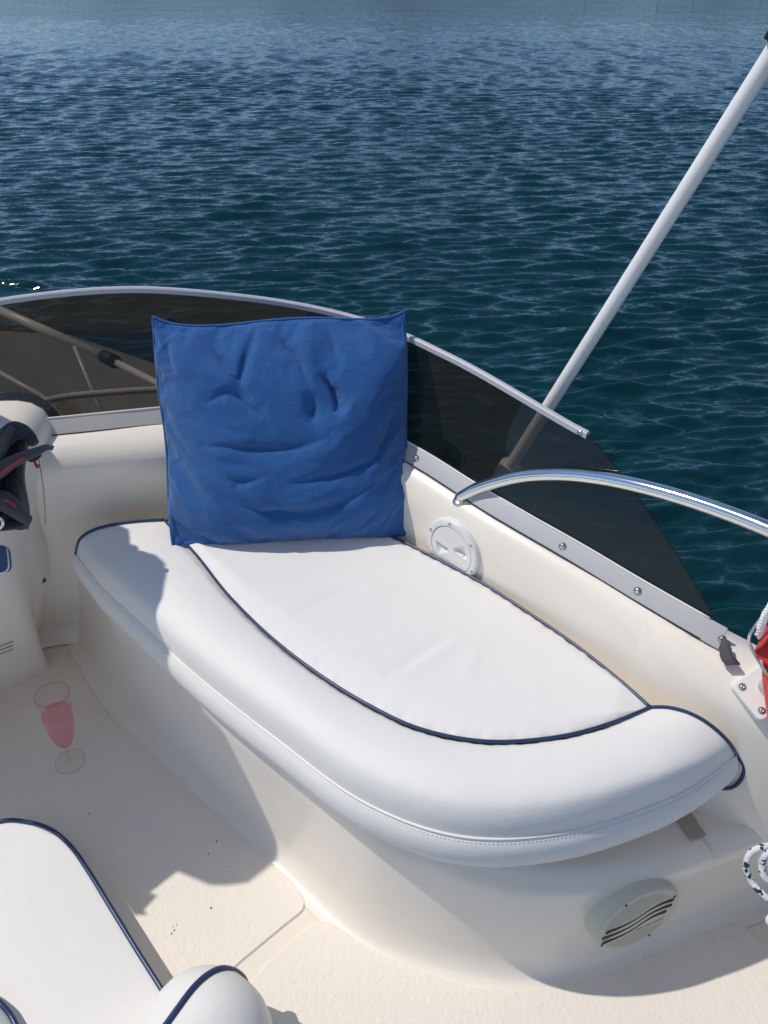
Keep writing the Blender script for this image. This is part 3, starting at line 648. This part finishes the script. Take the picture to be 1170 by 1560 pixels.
# ------------------------------------------------------------------ blue pillow
PN, PSEED, PPR, PSH, PGR, PFR, PBE, PNZ = 90, 1.35, 5.0, .05, .08, 15, .005, .007
def pillow():
    root = empty('pillow')
    W, Hh = .446, .405
    bl, br = at(286, 842, .425), at(603, 826, .425); X = br-bl; X[2] = 0; X /= np.linalg.norm(X)
    lean = R(24); back = np.array([-X[1], X[0], 0]); Up = back*math.sin(lean)+V(0,0,1)*math.cos(lean); N = np.cross(X, Up); N /= np.linalg.norm(N)   # N faces the camera side
    c0 = (bl+br)/2 + N*-.030 + V(0, 0, .006)
    n = PN; u = np.linspace(-1, 1, n); v = np.linspace(0, 1, n); U, Vv = np.meshgrid(u, v, indexing='ij')
    e = np.clip(1-np.abs(U)**2.6, 0, 1)**.55 * np.clip(1-np.abs(2*Vv-1)**2.8, 0, 1)**.5
    th = (.040 + .020*np.clip(1-Vv*1.5, 0, 1)) * e
    xs = U*W/2*(1 - .010*np.sin(np.pi*Vv)**2 + .008*np.sin(3.3*Vv*np.pi)*np.abs(U))
    zs = Vv*Hh + .012*np.abs(U)**9*np.clip(Vv*2-1, 0, 1)**2 - .004*(1-U**2)*Vv**3 + .005*np.sin(U*4+1)*Vv**4
    d = th.copy(); P = np.stack([(U+1)/2, 1-Vv], -1)
    folds = [([(.06,.06),(.09,.20),(.15,.28)], .030, .010), ([(.24,.10),(.30,.19),(.345,.26)], .022, .010), ([(.39,.06),(.365,.16),(.345,.27),(.41,.36)], .022, .008),
             ([(.50,.07),(.56,.17),(.60,.28)], .022, .012), ([(.65,.22),(.69,.32),(.715,.44)], .036, .022), ([(.60,.30),(.615,.44)], .026, .012), ([(.68,.06),(.72,.18)], .018, .007),
             ([(.18,.70),(.30,.765),(.45,.80),(.60,.80),(.74,.77),(.83,.71)], .028, .012), ([(.25,.655),(.36,.665),(.45,.635)], .030, .010), ([(.18,.515),(.36,.53),(.55,.535),(.66,.50)], .02, .007),
             ([(.86,.62),(.91,.50),(.94,.40)], .034, .012), ([(.22,.34),(.30,.30),(.38,.37),(.43,.40)], .024, .008), ([(.5,.68),(.7,.655),(.88,.60)], .018, .007)]
    for pts, w, dep in folds:
        q = spline([(*p, 0) for p in pts], 80)[:, :2]; best = np.full(U.shape, 9.); al = np.zeros(U.shape)
        for i in range(80):
            di = np.hypot(P[..., 0]-q[i, 0], P[..., 1]-q[i, 1]); mk = di < best; best = np.where(mk, di, best); al = np.where(mk, i/79, al)
        d = d - PSEED*dep*(1.15 if pts[0][1] < .45 else .9)*np.sin(np.pi*np.clip(al*.86+.07, 0, 1))*np.exp(-(best/w)**1.5)
    def vn(fx, fy, seed):
        G = np.random.default_rng(seed).uniform(-1, 1, (fx+3, fy+3)); X_ = (U+1)/2*fx; Y_ = Vv*fy; i_ = np.floor(X_).astype(int); j_ = np.floor(Y_).astype(int); a_ = X_-i_; b_ = Y_-j_; a_ = a_*a_*(3-2*a_); b_ = b_*b_*(3-2*b_)
        return (G[i_, j_]*(1-a_)+G[i_+1, j_]*a_)*(1-b_)+(G[i_, j_+1]*(1-a_)+G[i_+1, j_+1]*a_)*b_
    d = d + e*(PNZ*vn(7, 6, 3) + .5*PNZ*vn(13, 9, 4))
    # sew a front and a back sheet, then let the cover settle as cloth over its filling
    vs = []; Fi = np.zeros((n, n), int); Bi = np.zeros((n, n), int)
    for i in range(n):
        for j in range(n):
            Fi[i, j] = len(vs); vs.append((xs[i, j], -d[i, j], zs[i, j]))
            if i in (0, n-1) or j in (0, n-1): Bi[i, j] = Fi[i, j]
            else: Bi[i, j] = len(vs); vs.append((xs[i, j], th[i, j]*.8, zs[i, j]))
    fs = []
    for i in range(n-1):
        for j in range(n-1):
            fs.append((Fi[i, j], Fi[i+1, j], Fi[i+1, j+1], Fi[i, j+1])); fs.append((Bi[i, j], Bi[i, j+1], Bi[i+1, j+1], Bi[i+1, j]))
    me = bpy.data.meshes.new('pillow_cover'); me.from_pydata([tuple(map(float, q)) for q in vs], [], [tuple(map(int, f)) for f in fs]); me.update()
    so = bpy.data.objects.new('settling', me); COL.objects.link(so); vg = so.vertex_groups.new(name='pin')
    vg.add([int(Fi[i, j]) for i in range(n) for j in range(n) if i in (0, n-1) or j in (0, n-1)], 1.0, 'REPLACE')
    cm = so.modifiers.new('cloth', 'CLOTH'); st = cm.settings; st.quality = 5; st.mass = .12; st.tension_stiffness = 12; st.compression_stiffness = 12; st.shear_stiffness = 4; st.bending_stiffness = PBE
    st.vertex_group_mass = 'pin'; st.use_pressure = True; st.uniform_pressure_force = PPR; st.shrink_min = -PSH; st.shrink_max = -PSH; st.effector_weights.gravity = PGR
    st.tension_damping = 8; st.compression_damping = 8; st.shear_damping = 8; st.bending_damping = .5; st.air_damping = 3; cm.collision_settings.use_collision = False
    cm.point_cache.frame_start = 1; cm.point_cache.frame_end = 40; scene.frame_end = 40
    for f in range(1, PFR): scene.frame_set(f)
    ev = so.evaluated_get(bpy.context.evaluated_depsgraph_get()); co = np.empty(len(vs)*3); ev.data.vertices.foreach_get('co', co); co = co.reshape(-1, 3).copy()
    bpy.data.objects.remove(so); scene.frame_set(1)
    wco = c0 + co[:, :1]*X + co[:, 2:]*Up - co[:, 1:2]*N
    me2 = bpy.data.meshes.new('pillow_cover'); me2.from_pydata(wco.tolist(), [], [tuple(map(int, f)) for f in fs]); me2.polygons.foreach_set('use_smooth', [True]*len(fs)); me2.update(); me2.materials.append(M['linen'])
    body = bpy.data.objects.new('pillow_cover', me2); COL.objects.link(body); body.parent = root
    sf = body.modifiers.new('smooth', 'SUBSURF'); sf.levels = 1; sf.render_levels = 1
    a = wco[Fi]
    # stitched flange round the edge
    ring = np.vstack([a[0, :], a[1:, -1], a[-1, ::-1][1:], a[::-1, 0][1:-1]]); 
    cen = ring.mean(0); outw = ring - cen; outw /= np.linalg.norm(outw, axis=1)[:, None]
    wob = .0015*np.sin(np.arange(len(ring))*.23)+.001*np.sin(np.arange(len(ring))*.61)
    m = MB(); m.tube(np.vstack([ring - outw*.0015 + .4*wob[:, None]*N, ring[:1]-outw[:1]*.0015]), .0027, 8, cap=False); m.build('edge_seam', M['linen'], root)
    tag(root, 'square blue linen pillow leaning upright on the lounge seat', 'pillow')
pillow()

# ------------------------------------------------------------------ helm console at the left
def console():
    root = empty('helm_console')
    prof = [(.30, .636), (.12, .634), (.05, .630), (.022, .618), (.006, .598), (.0, .555), (.022, .50), (.048, .413), (.062, .33), (.078, .26), (.112, .17), (.150, .08), (.190, 0.0)]
    prof_a = [(.30, .636), (.14, .634), (.08, .630), (.055, .618), (.042, .598), (.036, .555), (.018, .50), (.002, .40), (.0, .33), (.006, .27), (.020, .17), (.045, .08), (.070, .0)]
    # plan path at the widest level, from the front wall round the corner to the far left
    path = [(V(-.603, 1.33, 0), V(-1, 0, 0), 0), (V(-.603, 1.27, 0), V(-1, .0, 0), 0), (V(-.603, 1.215, 0), V(-1, .05, 0), 0), (V(-.612, 1.175, 0), V(-.95, .3, 0), .0), (V(-.640, 1.135, 0), V(-.8, .6, 0), .15), (V(-.69, 1.105, 0), V(-.4, .9, 0), .6), (V(-.80, 1.075, 0), V(0, 1, 0), 1), (V(-1.0, 1.045, 0), V(0, 1, 0), 1), (V(-1.5, 1.0, 0), V(0, 1, 0), 1)]
    path = [(p + V(-.028, 0, 0), d, w) for p, d, w in path]; secs = []
    P = spline([p[0] for p in path], 60); tt = np.array([np.argmin(np.linalg.norm(P-p[0], axis=1)) for p in path])/59
    D = np.stack([np.interp(np.linspace(0, 1, 60), tt, [p[1][k] for p in path]) for k in range(3)], 1); D /= np.linalg.norm(D, axis=1)[:, None]
    w = np.interp(np.linspace(0, 1, 60), tt, [p[2] for p in path])
    for i in range(60):
        sec = [P[i] + D[i]*(o1*(1-w[i])+o2*w[i]) + V(0, 0, z1) for (o1, z1), (o2, z2) in zip(prof, prof_a)]
        secs.append(spline(sec, 40))
    m = MB(); m.grid(secs); b = m.build('console_shell', M['gelcoat'], root)
    m = MB(); tops = np.array([s[0] for s in secs]); m.add(np.vstack([tops, [V(-1.2, 1.3, .636)]]), [tuple(range(60))+(60,)]); m.build('top_panel', M['gelcoat'], root)
    # screws along the side seam with a thin lanyard
    def hit(px, py):
        d = Vector(ray(px, py)).normalized(); ok, l, n, _ = b.ray_cast(Vector((0, 0, CAM_H)), d)
        if ok: return np.array(l), np.array(n)*(-1 if np.dot(n, d) > 0 else 1)
        return on_wall(px, py)
    for px, py in ((70, 800), (70, 884)):
        l, n = hit(px-3, py); sphere_screw('screw', l, n, .0045, root, M['rubber'])
    pts = [far(59, 700, 1.33), far(65, 735, 1.35), far(68, 770, 1.37), far(69, 798, 1.39)]
    m = MB(); m.tube(spline(pts, 20), .0012, 6); m.build('lanyard', M['tan'], root)
    for k in range(3):
        l, n = hit(3, 983+k*6); ax = frame(n); m = MB(); m.box(l, (.022, .0016, .0012), ax); m.build('vent_slot', M['tan'], root, smooth=False)
    # unseen board added off to the left, cut to the shadow outline
    shadow_marks = [(-320, 1236, .06), (-100, 1242, .06), (0, 1250, .06), (70, 1256, .06), (114, 1276, .06), (150, 1316, .06), (184, 1362, .06), (222, 1388, 0), (243, 1366, 0), (231, 1362, 0), (280, 1324, 0), (318, 1340, 0), (345, 1351, 0), (380, 1347, 0), (415, 1320, 0), (440, 1302, 0), (300, 1075, .29), (272, 1045, .30), (253, 1000, .355),
             (252, 988, .37), (238, 965, .40), (223, 952, .41), (220, 936, .42), (245, 908, .425), (254, 878, .425), (252, 858, .425), (238, 846, .425), (213, 840, .425), (210, 832, .425), (198, 828, .425), (195, 805, .425)]
    caster_outline = []
    for x_, y_, z_ in shadow_marks:
        q = at(x_, y_, z_); t_ = (-.89 - q[0]) / SUN.x; caster_outline.append((q[1] + SUN.y*t_, z_ + SUN.z*t_))
    caster_outline += [(1.29, .86), (1.22, .60), (1.15, .3), (1.12, 0), (caster_outline[0][0]+.02, 0)]
    m = MB(); m.prism(caster_outline, -.012, .012, (-.902, 0, 0), np.array([[0, 1, 0], [0, 0, 1], [1, 0, 0]])); m.build('shadow_caster', M['gelcoat'], root, smooth=False)
    tag(root, 'white moulded helm console with rounded corner, black jacket hung over it', 'console')
console()

# ------------------------------------------------------------------ jacket hung over the console
def jacket():
    root = empty('jacket')
    def J(px, py, d=0): return far(px, py, 1.29 - d)
    def blob(name, path, rad, material, flat=.55, seed=0, amp=.12):
        p = spline(path, 60); r = np.interp(np.linspace(0, 1, 60), np.linspace(0, 1, len(rad)), rad)
        m = MB(); m.tube(p, r, 28, flat=flat); v = m.v[0]; r3 = np.random.default_rng(seed)
        ph = r3.uniform(0, 6, 12); c = np.repeat(p, 28, 0); dv = v - c
        s = sum(np.sin(v[:, 0]*a1+v[:, 2]*a2+ph[k]) for k, (a1, a2) in enumerate(r3.uniform(-190, 190, (8, 2))))/8
        m.v[0] = c + dv*(1+amp*2*s[:, None])
        return m.build(name, M[material], root)
    # hanging body
    xs = np.linspace(-60, 38, 50); ys = np.linspace(668, 806, 60); g = np.zeros((50, 60, 3))
    for i, x in enumerate(xs):
        for j, y in enumerate(ys):
            e = max(0, (x-26)/12)
            g[i, j] = J(x + 4*math.sin(y*.05), y, .022 + .008*math.sin(x*.16+y*.03)+.005*math.sin(x*.35-y*.05) - .03*e*e)
    m = MB(); m.grid(g); o = m.build('jacket_body', M['jacket'], root); sm = o.modifiers.new('s', 'SOLIDIFY'); sm.thickness = .004
    blob('collar', [J(-60, 690, .03), J(0, 672, .03), J(25, 655, .03), J(40, 662, .02), J(52, 676, .02)], [.04, .035, .022, .022, .012], 'jacket', .6, 3, .10)
    blob('hood_fold', [J(-30, 720, .05), J(0, 690, .05), J(10, 665, .05), J(20, 652, .045)], [.016, .014, .011, .007], 'jacket2', .7, 8, .14)
    blob('hood_fold', [J(-40, 700, .05), J(-5, 672, .05), J(6, 655, .045)], [.012, .011, .007], 'jacket2', .7, 12, .14)
    blob('sleeve', [J(-60, 745, .06), J(-10, 722, .06), J(20, 703, .058), J(50, 690, .055), J(74, 681, .05), J(81, 683, .048)], [.022, .020, .018, .015, .011, .006], 'jacket2', .62, 4, .10)
    blob('cuff', [J(45, 700, .045), J(55, 696, .046), J(62, 692, .045)], [.006, .008, .005], 'jacket', .7, 5)
    blob('pocket_fold', [J(-40, 770, .045), J(0, 762, .05), J(22, 775, .052), J(40, 790, .045), J(46, 793, .04)], [.018, .018, .021, .014, .008], 'jacket2', .6, 9, .10)
    blob('hem', [J(-60, 806, .04), J(0, 802, .042), J(28, 800, .042), J(42, 794, .04)], [.012, .010, .009, .007], 'jacket', .7, 10, .08)
    for nm, pth in (('red_trim', [J(-20, 735, .082), J(5, 719, .082), J(20, 707, .080), J(38, 697, .076)]), ('red_trim', [J(8, 762, .072), J(16, 765, .074), J(23, 772, .075)]), ('red_tag', [J(52, 702, .05), J(57, 712, .05), J(60, 708, .05)])):
        m = MB(); m.tube(spline(pth, 20), .0022, 8); m.build(nm, M['redtrim'], root)
    m = MB(); m.tube(spline([J(-4, 786, .07), J(3, 792, .07), J(4, 800, .068), J(-2, 806, .066)], 16), .0028, 8); m.build('zip_pull', M['steel'], root)
    tag(root, 'black and grey softshell jacket with red trim hung over the console', 'jacket')
    # blue object below the jacket
    e = empty('blue_case'); c = far(-8, 853, 1.345); ax = frame((.15, -.75, .64)); pl = []
    for a in np.linspace(0, 2*np.pi, 40, endpoint=False):
        ca, sa = math.cos(a), math.sin(a); pl.append((.022*math.copysign(abs(ca)**.5, ca), .024*math.copysign(abs(sa)**.5, sa)))
    m = MB(); m.prism(pl, -.02, .006, c, ax); m.build('case_body', M['blueplastic'], e, smooth=False, bevel=.002)
    m = MB(); m.tube([c+x*ax[0]+y*ax[1]+.0005*ax[2] for x, y in pl+pl[:1]], .0022, 8, cap=False); m.build('silver_rim', M['steel'], e)
    tag(e, 'blue rounded case with silver rim on the console below the jacket', 'case')
jacket()

# ------------------------------------------------------------------ champagne flute on the floor
def flute():
    root = empty('champagne_flute')
    f = at(108, 1163, 0); f[2] = .004; ax = np.eye(3)
    ht = .200; ln = V(.065, 0, 0)
    pr = [(.0, .003), (.006, .004), (.004, .012), (.0036, .036), (.0045, .048), (.0105, .056), (.0175, .070), (.0235, .095), (.0272, .130), (.0296, .168), (.0305, ht)]
    sp = spline([(a, b, 0) for a, b in pr], 60)[:, :2]
    m = MB(); m.lathe([tuple(q) for q in sp], f, ax, 48, ln); m.build('bowl', M['glass'], root)
    m = MB(); a = np.linspace(0, 2*np.pi, 49); m.tube([f+V(.0305*math.cos(t), .0305*math.sin(t), ht) + ln*ht for t in a], .0008, 6, cap=False); m.build('rim', M['drinkrim'], root)
    m = MB(); m.lathe([(.0, .0035), (.006, .0035), (.027, .0012), (.0285, .0006), (.0285, .0), (.0, .0)], f, ax, 48); m.build('foot', M['glass2'], root)
    m = MB(); m.tube([f+V(.0285*math.cos(t), .0285*math.sin(t), .0012) for t in a], .0007, 6, cap=False); m.build('foot_rim', M['glassrim'], root)
    lv = .150; q = [(a*.955, b) for a, b in sp if .051 < b < lv]
    m = MB(); m.lathe([(0, .050)] + q + [(q[-1][0]*.98, lv), (0, lv)], f, ax, 48, ln); m.build('pink_drink', M['drink'], root)
    tag(root, 'clear plastic champagne flute with pink drink standing on the floor', 'flute')
M['glassrim'] = clear('clear_rim', (.90, .87, .87), .8)
M['drinkrim'] = clear('pink_rim', (.90, .74, .77), .25)
flute()

# ------------------------------------------------------------------ helm seat cushion and side bolster, lower left
def helm_seat():
    root = empty('helm_bench'); Z = .06
    out = [V(-1.1, .69, Z), V(-.80, .70, Z)] + [at(*p, Z) for p in ((0, 1253), (45, 1254), (78, 1265), (108, 1290), (135, 1328), (170, 1385), (210, 1450), (250, 1513), (300, 1592))] + [V(-.20, .28, Z), V(-.14, .12, Z)]
    o = spline(out, 150); cen = spline([V(-1.0, .2, Z), V(-.75, .15, Z), V(-.5, -.05, Z)], 150)
    g = []
    for t in np.linspace(0, 1, 40):
        row = o*(1-t)+cen*t; row[:, 2] = Z + .016*math.sin(min(1, t*3.2)*math.pi/2) + .004*np.sin(np.arange(150)*.09)*min(1, t*4)*math.exp(-t*3); g.append(row)
    m = MB(); m.grid(g, flip=True); m.build('seat_panel', M['vinyl'], root)
    T = np.gradient(o, axis=0); T /= np.linalg.norm(T, axis=1)[:, None]; Nn = np.stack([T[:, 1], -T[:, 0], 0*T[:, 0]], 1)*-1
    m = MB(); m.grid([o, o+Nn*.002+V(0,0,-.015), o+Nn*.002+V(0,0,-.035), o-Nn*.006+V(0,0,-.052), o-Nn*.03+V(0,0,-.056)]); m.build('side_band', M['vinyl'], root)
    m = MB(); m.tube(o+V(0,0,.002), .0040, 8); m.build('piping', M['piping'], root)
    q = spline([at(-120, 1470, .10), at(-40, 1500, .10), at(0, 1528, .10), at(18, 1550, .095), at(40, 1600, .095)], 40)
    m = MB(); m.tube(q, .0045, 8); m.build('piping', M['piping'], root)
    qq = q - V(0, 0, .03); inn = q + V(-.10, -.08, .015); in2 = q + V(-.03, -.03, .02)
    m = MB(); m.grid([qq, q, in2, inn], flip=False); m.build('back_pad', M['vinyl'], root)
    tag(root, 'low white vinyl helm bench pad with navy piped edge on the floor', 'bench pad')
    # low bolster beside it
    r2 = empty('side_bolster'); d = V(-.50, -.866, 0); A = at(374, 1496, .09) + d*.085; prof = []
    n = 60; path = []; rad = []
    for t in np.linspace(0, 1, n):
        s = t*.5; k = min(1, s/.085); rad.append(.090*math.sqrt(max(0, 1-(1-k)**2.3))+.001); path.append(A + d*(s-.085))
    m = MB(); m.tube(path, rad, 48); m.build('bolster_cover', M['vinyl'], r2)
    ring = []
    side = V(-d[1], d[0], 0)
    tilt = R(-16)
    upv = V(0, 0, 1)*math.cos(tilt) + side*math.sin(tilt)
    for i in range(n-1, -1, -1): ring.append(path[i] + upv*(rad[i]+.001))
    for i in range(0, n): ring.append(path[i] - upv*(rad[i]-.002))
    m = MB(); m.tube(spline(np.array(ring)[::3], 140), .0048, 8); m.build('piping', M['piping'], r2)
    tag(r2, 'short white round-ended bolster with navy piping along its top', 'bolster')
helm_seat()

# ------------------------------------------------------------------ red buoy bag in its bracket at the right
def red_bag():
    root = empty('bracket'); c, n = on_wall(1146, 1064); n = n/np.linalg.norm(n)
    X = np.array(on_wall(1155, 1100)[0]) - np.array(on_wall(1124, 1055)[0]); X -= n*np.dot(X, n); X /= np.linalg.norm(X); Y = np.cross(n, X)
    c = c + Y*.020*np.sign(np.dot(Y, V(1, .3, 0)))
    sg = np.sign(np.dot(Y, V(1, .3, 0))); 
    def rr(hx, hy, r, k=6):
        o = []
        for (sx, sy, a0) in ((1, 1, 0), (-1, 1, 90), (-1, -1, 180), (1, -1, 270)):
            for a in np.linspace(a0, a0+90, k): o.append((sx*(hx-r)+r*math.cos(R(a)), sy*(hy-r)+r*math.sin(R(a))))
        return o
    m = MB(); m.prism(rr(.030, .034, .008), -.012, .006, c, np.array([X, Y, n])); m.build('plate', M['plastic'], root, smooth=False, bevel=.003)
    for sx in (-.019, .019):
        sphere_screw('screw', c + X*sx - Y*sg*.022 + n*.006, n, .0036, root, M['screw'])
    m = MB(); m.tube([c + Y*sg*.006 + n*.004, c + Y*sg*.012 + n*.03, c+Y*sg*.02+n*.05], [.014, .013, .012], 20); m.build('socket', M['plastic'], root)
    tag(root, 'white plastic bracket plate with two screws on the aft coaming', 'bracket')
    bag = empty('rescue_bag')
    p0 = c + n*.055 + Y*sg*.028
    # wire holder
    hold = [far(1200, 905, .985), far(1168, 932, .99), far(1145, 962, .995), far(1141, 976, .998), far(1146, 990, 1.0), far(1160, 1014, 1.005), far(1185, 1052, 1.01), far(1215, 1090, 1.015)]
    m = MB(); m.tube(spline(hold, 60), .0022, 10); m.build('wire_holder', M['steel'], bag)
    # red folded fabric
    def leaf(pts, w, seed, d=0):
        p = spline(pts, 40); g = []
        for k, q in enumerate(p):
            a = np.linspace(0, 1, 16); row = []
            for t in a: row.append(q + V(1, 0.15, 0)*w*t + V(.2, -1, .4)*(.010*math.sin(t*5+seed+k*.09)+.004*math.sin(t*13+k*.2)) )
            g.append(row)
        m = MB(); m.grid(g); o = m.build('red_fold', M['red'], bag); s = o.modifiers.new('s', 'SOLIDIFY'); s.thickness = .0025
    leaf([far(1156, 950, 1.02), far(1150, 972, 1.015), far(1158, 1000, 1.012), far(1166, 1035, 1.01), far(1172, 1075, 1.02)], .07, 0)
    leaf([far(1160, 965, .985), far(1158, 985, .985), far(1163, 1005, .985), far(1178, 1020, .985)], .06, 2)
    m = MB(); b = spline([far(1180, 955, 1.02), far(1185, 985, 1.02), far(1188, 1030, 1.02), far(1192, 1075, 1.03), far(1195, 1110, 1.04)], 30)
    m.tube(b, np.interp(np.linspace(0, 1, 30), [0, .1, .5, .9, 1], [.008, .018, .022, .020, .006]), 24); m.build('bag_body', M['red'], bag)
    rp = spline([far(1156, 968, .99), far(1160, 952, .985), far(1170, 930, .98), far(1190, 905, .975), far(1220, 890, .97)], 80); m = MB()
    for k in range(3):
        a = np.arange(80)*.55 + k*2.09; off = np.stack([np.cos(a), .3*np.sin(a), np.sin(a)], 1)*.0028
        m.tube(rp+off, .0034, 8)
    m.build('white_rope', M['plastic'], bag)
    tag(bag, 'red nylon rescue bag with white rope in a wire holder', 'bag')
red_bag()

# ------------------------------------------------------------------ flecked rope loops on the side wall
def rope():
    m = bpy.data.materials.new('flecked_rope'); m.use_nodes = True; nt = m.node_tree; b = nt.nodes["Principled BSDF"]; b.inputs["Roughness"].default_value = .8
    tc = nt.nodes.new("ShaderNodeTexCoord"); v = nt.nodes.new("ShaderNodeTexVoronoi"); v.inputs["Scale"].default_value = 230; nt.links.new(tc.outputs["Object"], v.inputs["Vector"])
    sp = nt.nodes.new("ShaderNodeSeparateColor"); nt.links.new(v.outputs["Color"], sp.inputs[0])
    rp = nt.nodes.new("ShaderNodeValToRGB"); rp.color_ramp.interpolation = 'CONSTANT'; el = rp.color_ramp.elements
    el[0].position = 0; el[0].color = (.72, .72, .74, 1); el[1].position = .66; el[1].color = (.02, .025, .04, 1); e = el.new(.86); e.color = (.03, .12, .42, 1); e = el.new(.93); e.color = (.7, .7, .72, 1)
    nt.links.new(sp.outputs[0], rp.inputs[0]); nt.links.new(rp.outputs[0], b.inputs["Base Color"])
    bn = nt.nodes.new("ShaderNodeBump"); bn.inputs["Strength"].default_value = .5; bn.inputs["Distance"].default_value = .001; nt.links.new(v.outputs["Distance"], bn.inputs["Height"]); nt.links.new(bn.outputs[0], b.inputs["Normal"])
    root = empty('rope_coil'); D = 1.07
    loops = [[far(1215, 1280, D), far(1175, 1288, D), far(1160, 1291, D), far(1143, 1300, D+.005), far(1137, 1322, D+.01), far(1146, 1345, D+.01), far(1166, 1366, D), far(1190, 1385, D)],
             [far(1200, 1290, D-.03), far(1170, 1300, D-.03), far(1161, 1316, D-.02), far(1164, 1335, D-.02), far(1180, 1345, D-.02), far(1205, 1330, D-.02)],
             [far(1215, 1385, D), far(1178, 1395, D), far(1171, 1402, D), far(1180, 1412, D), far(1210, 1420, D)]]
    for L in loops:
        t = MB(); t.tube(spline(L, 60), .0046, 12); t.build('rope_loop', m, root)
    tag(root, 'white rope loops flecked with blue and black beside the speaker wall', 'rope')
rope()

# ------------------------------------------------------------------ foredeck, and tubes added beyond the smoked screen to mimic its reflected streaks
def foredeck():
    zd = -1.2
    pl = [(.85, 1.25), (.75, 2.6), (.2, 3.5), (-.75, 4.6), (-1.78, 5.55), (-2.6, 6.1), (-3.4, 6.2), (-3.6, 4.5), (-3.6, 1.0)]
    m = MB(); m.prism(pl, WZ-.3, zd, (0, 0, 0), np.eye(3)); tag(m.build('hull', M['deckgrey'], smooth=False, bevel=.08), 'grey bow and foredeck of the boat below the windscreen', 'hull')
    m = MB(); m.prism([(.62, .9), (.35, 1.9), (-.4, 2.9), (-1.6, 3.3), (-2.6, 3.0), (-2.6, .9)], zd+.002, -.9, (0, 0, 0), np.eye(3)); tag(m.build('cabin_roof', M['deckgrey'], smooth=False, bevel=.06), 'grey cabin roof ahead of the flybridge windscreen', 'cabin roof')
    e = empty('streak_tubes'); D = 1.95
    a, b, c = far(-120, 420, D+.3), far(165, 546, D), far(252, 590, D-.1)
    m = MB(); m.tube([a, b], .0125, 14); m.build('upper_tube', M['pole'], e)
    m = MB(); m.tube([b, c + (c-b)*1.5], .0085, 14); m.build('lower_tube', M['pole'], e)
    u = (c-b)/np.linalg.norm(c-b); m = MB(); m.tube([b-u*.02, b+u*.03], .017, 14); m.build('joint', M['rubber'], e)
    m = MB(); m.tube([far(113, 528, D+.03), far(172, 668, D+.05)], .0045, 8); m.build('streak_rod', M['pole'], e)
    tag(e, 'white tube with black joint added beyond the windscreen as a reflection streak', 'streak_tube')
    h = empty('streak_arch'); p = spline([far(26, 662, 1.50), far(34, 640, 1.50), far(58, 616, 1.50), far(95, 606, 1.51), (far(150, 600, 1.52)), far(250, 594, 1.54), far(400, 598, 1.60), far(480, 640, 1.62), far(490, 720, 1.62)], 80)
    m = MB(); m.tube(p, .0075, 14); m.build('rail_tube', M['pole'], h); tag(h, 'low curved white tube added beyond the windscreen as a reflection streak', 'rail')
    s = empty('thin_streak'); m = MB(); m.tube([far(-60, 535, 1.75), far(62, 602, 1.72), far(128, 668, 1.70)], .0055, 10); m.build('thin_streak_tube', M['pole'], s); tag(s, 'thin white tube added beyond the windscreen as a reflection streak', 'streak_rod')
foredeck()

# ------------------------------------------------------------------ dirt specks on the floor
def specks():
    m = MB(); r4 = np.random.default_rng(3)
    spots = [(188, 1077, .006), (190, 1081, .004), (262, 1424, .0016), (266, 1419, .0015), (264, 1413, .0012), (270, 1411, .0012), (137, 1242, .002), (330, 1284, .002), (318, 1303, .0015), (350, 1322, .0015), (322, 1385, .002), (62, 1034, .002)]
    for k in range(12):
        t = r4.uniform(0, 1); x = 985+135*t; spots.append((x + r4.normal(0, 6), 1462-46*t + r4.normal(0, 4), r4.uniform(.0004, .0012)))
    for k in range(24): spots.append((r4.uniform(150, 1100), r4.uniform(1100, 1560), r4.uniform(.0004, .0009)))
    for x, y, r_ in spots:
        c = at(x, y, 0); c[2] = .0045; a = np.linspace(0, 2*np.pi, 7, endpoint=False)
        st_ = r4.uniform(.4, 1.0); rot = r4.uniform(0, 3)
        P = [c + V(r_*math.cos(t)*math.cos(rot)-st_*r_*math.sin(t)*math.sin(rot), r_*math.cos(t)*math.sin(rot)+st_*r_*math.sin(t)*math.cos(rot), 0)*r4.uniform(.7, 1.2) for t in a]
        m.add(P + [c + V(0, 0, r_*.5)], [(i, (i+1) % 7, 7) for i in range(7)])
    o = m.build('dirt_specks', mat('dirt', (.12, .09, .065), .9), smooth=False); tag(o, 'small dark dirt specks scattered over the cream floor', 'dirt', kind='stuff')
specks()
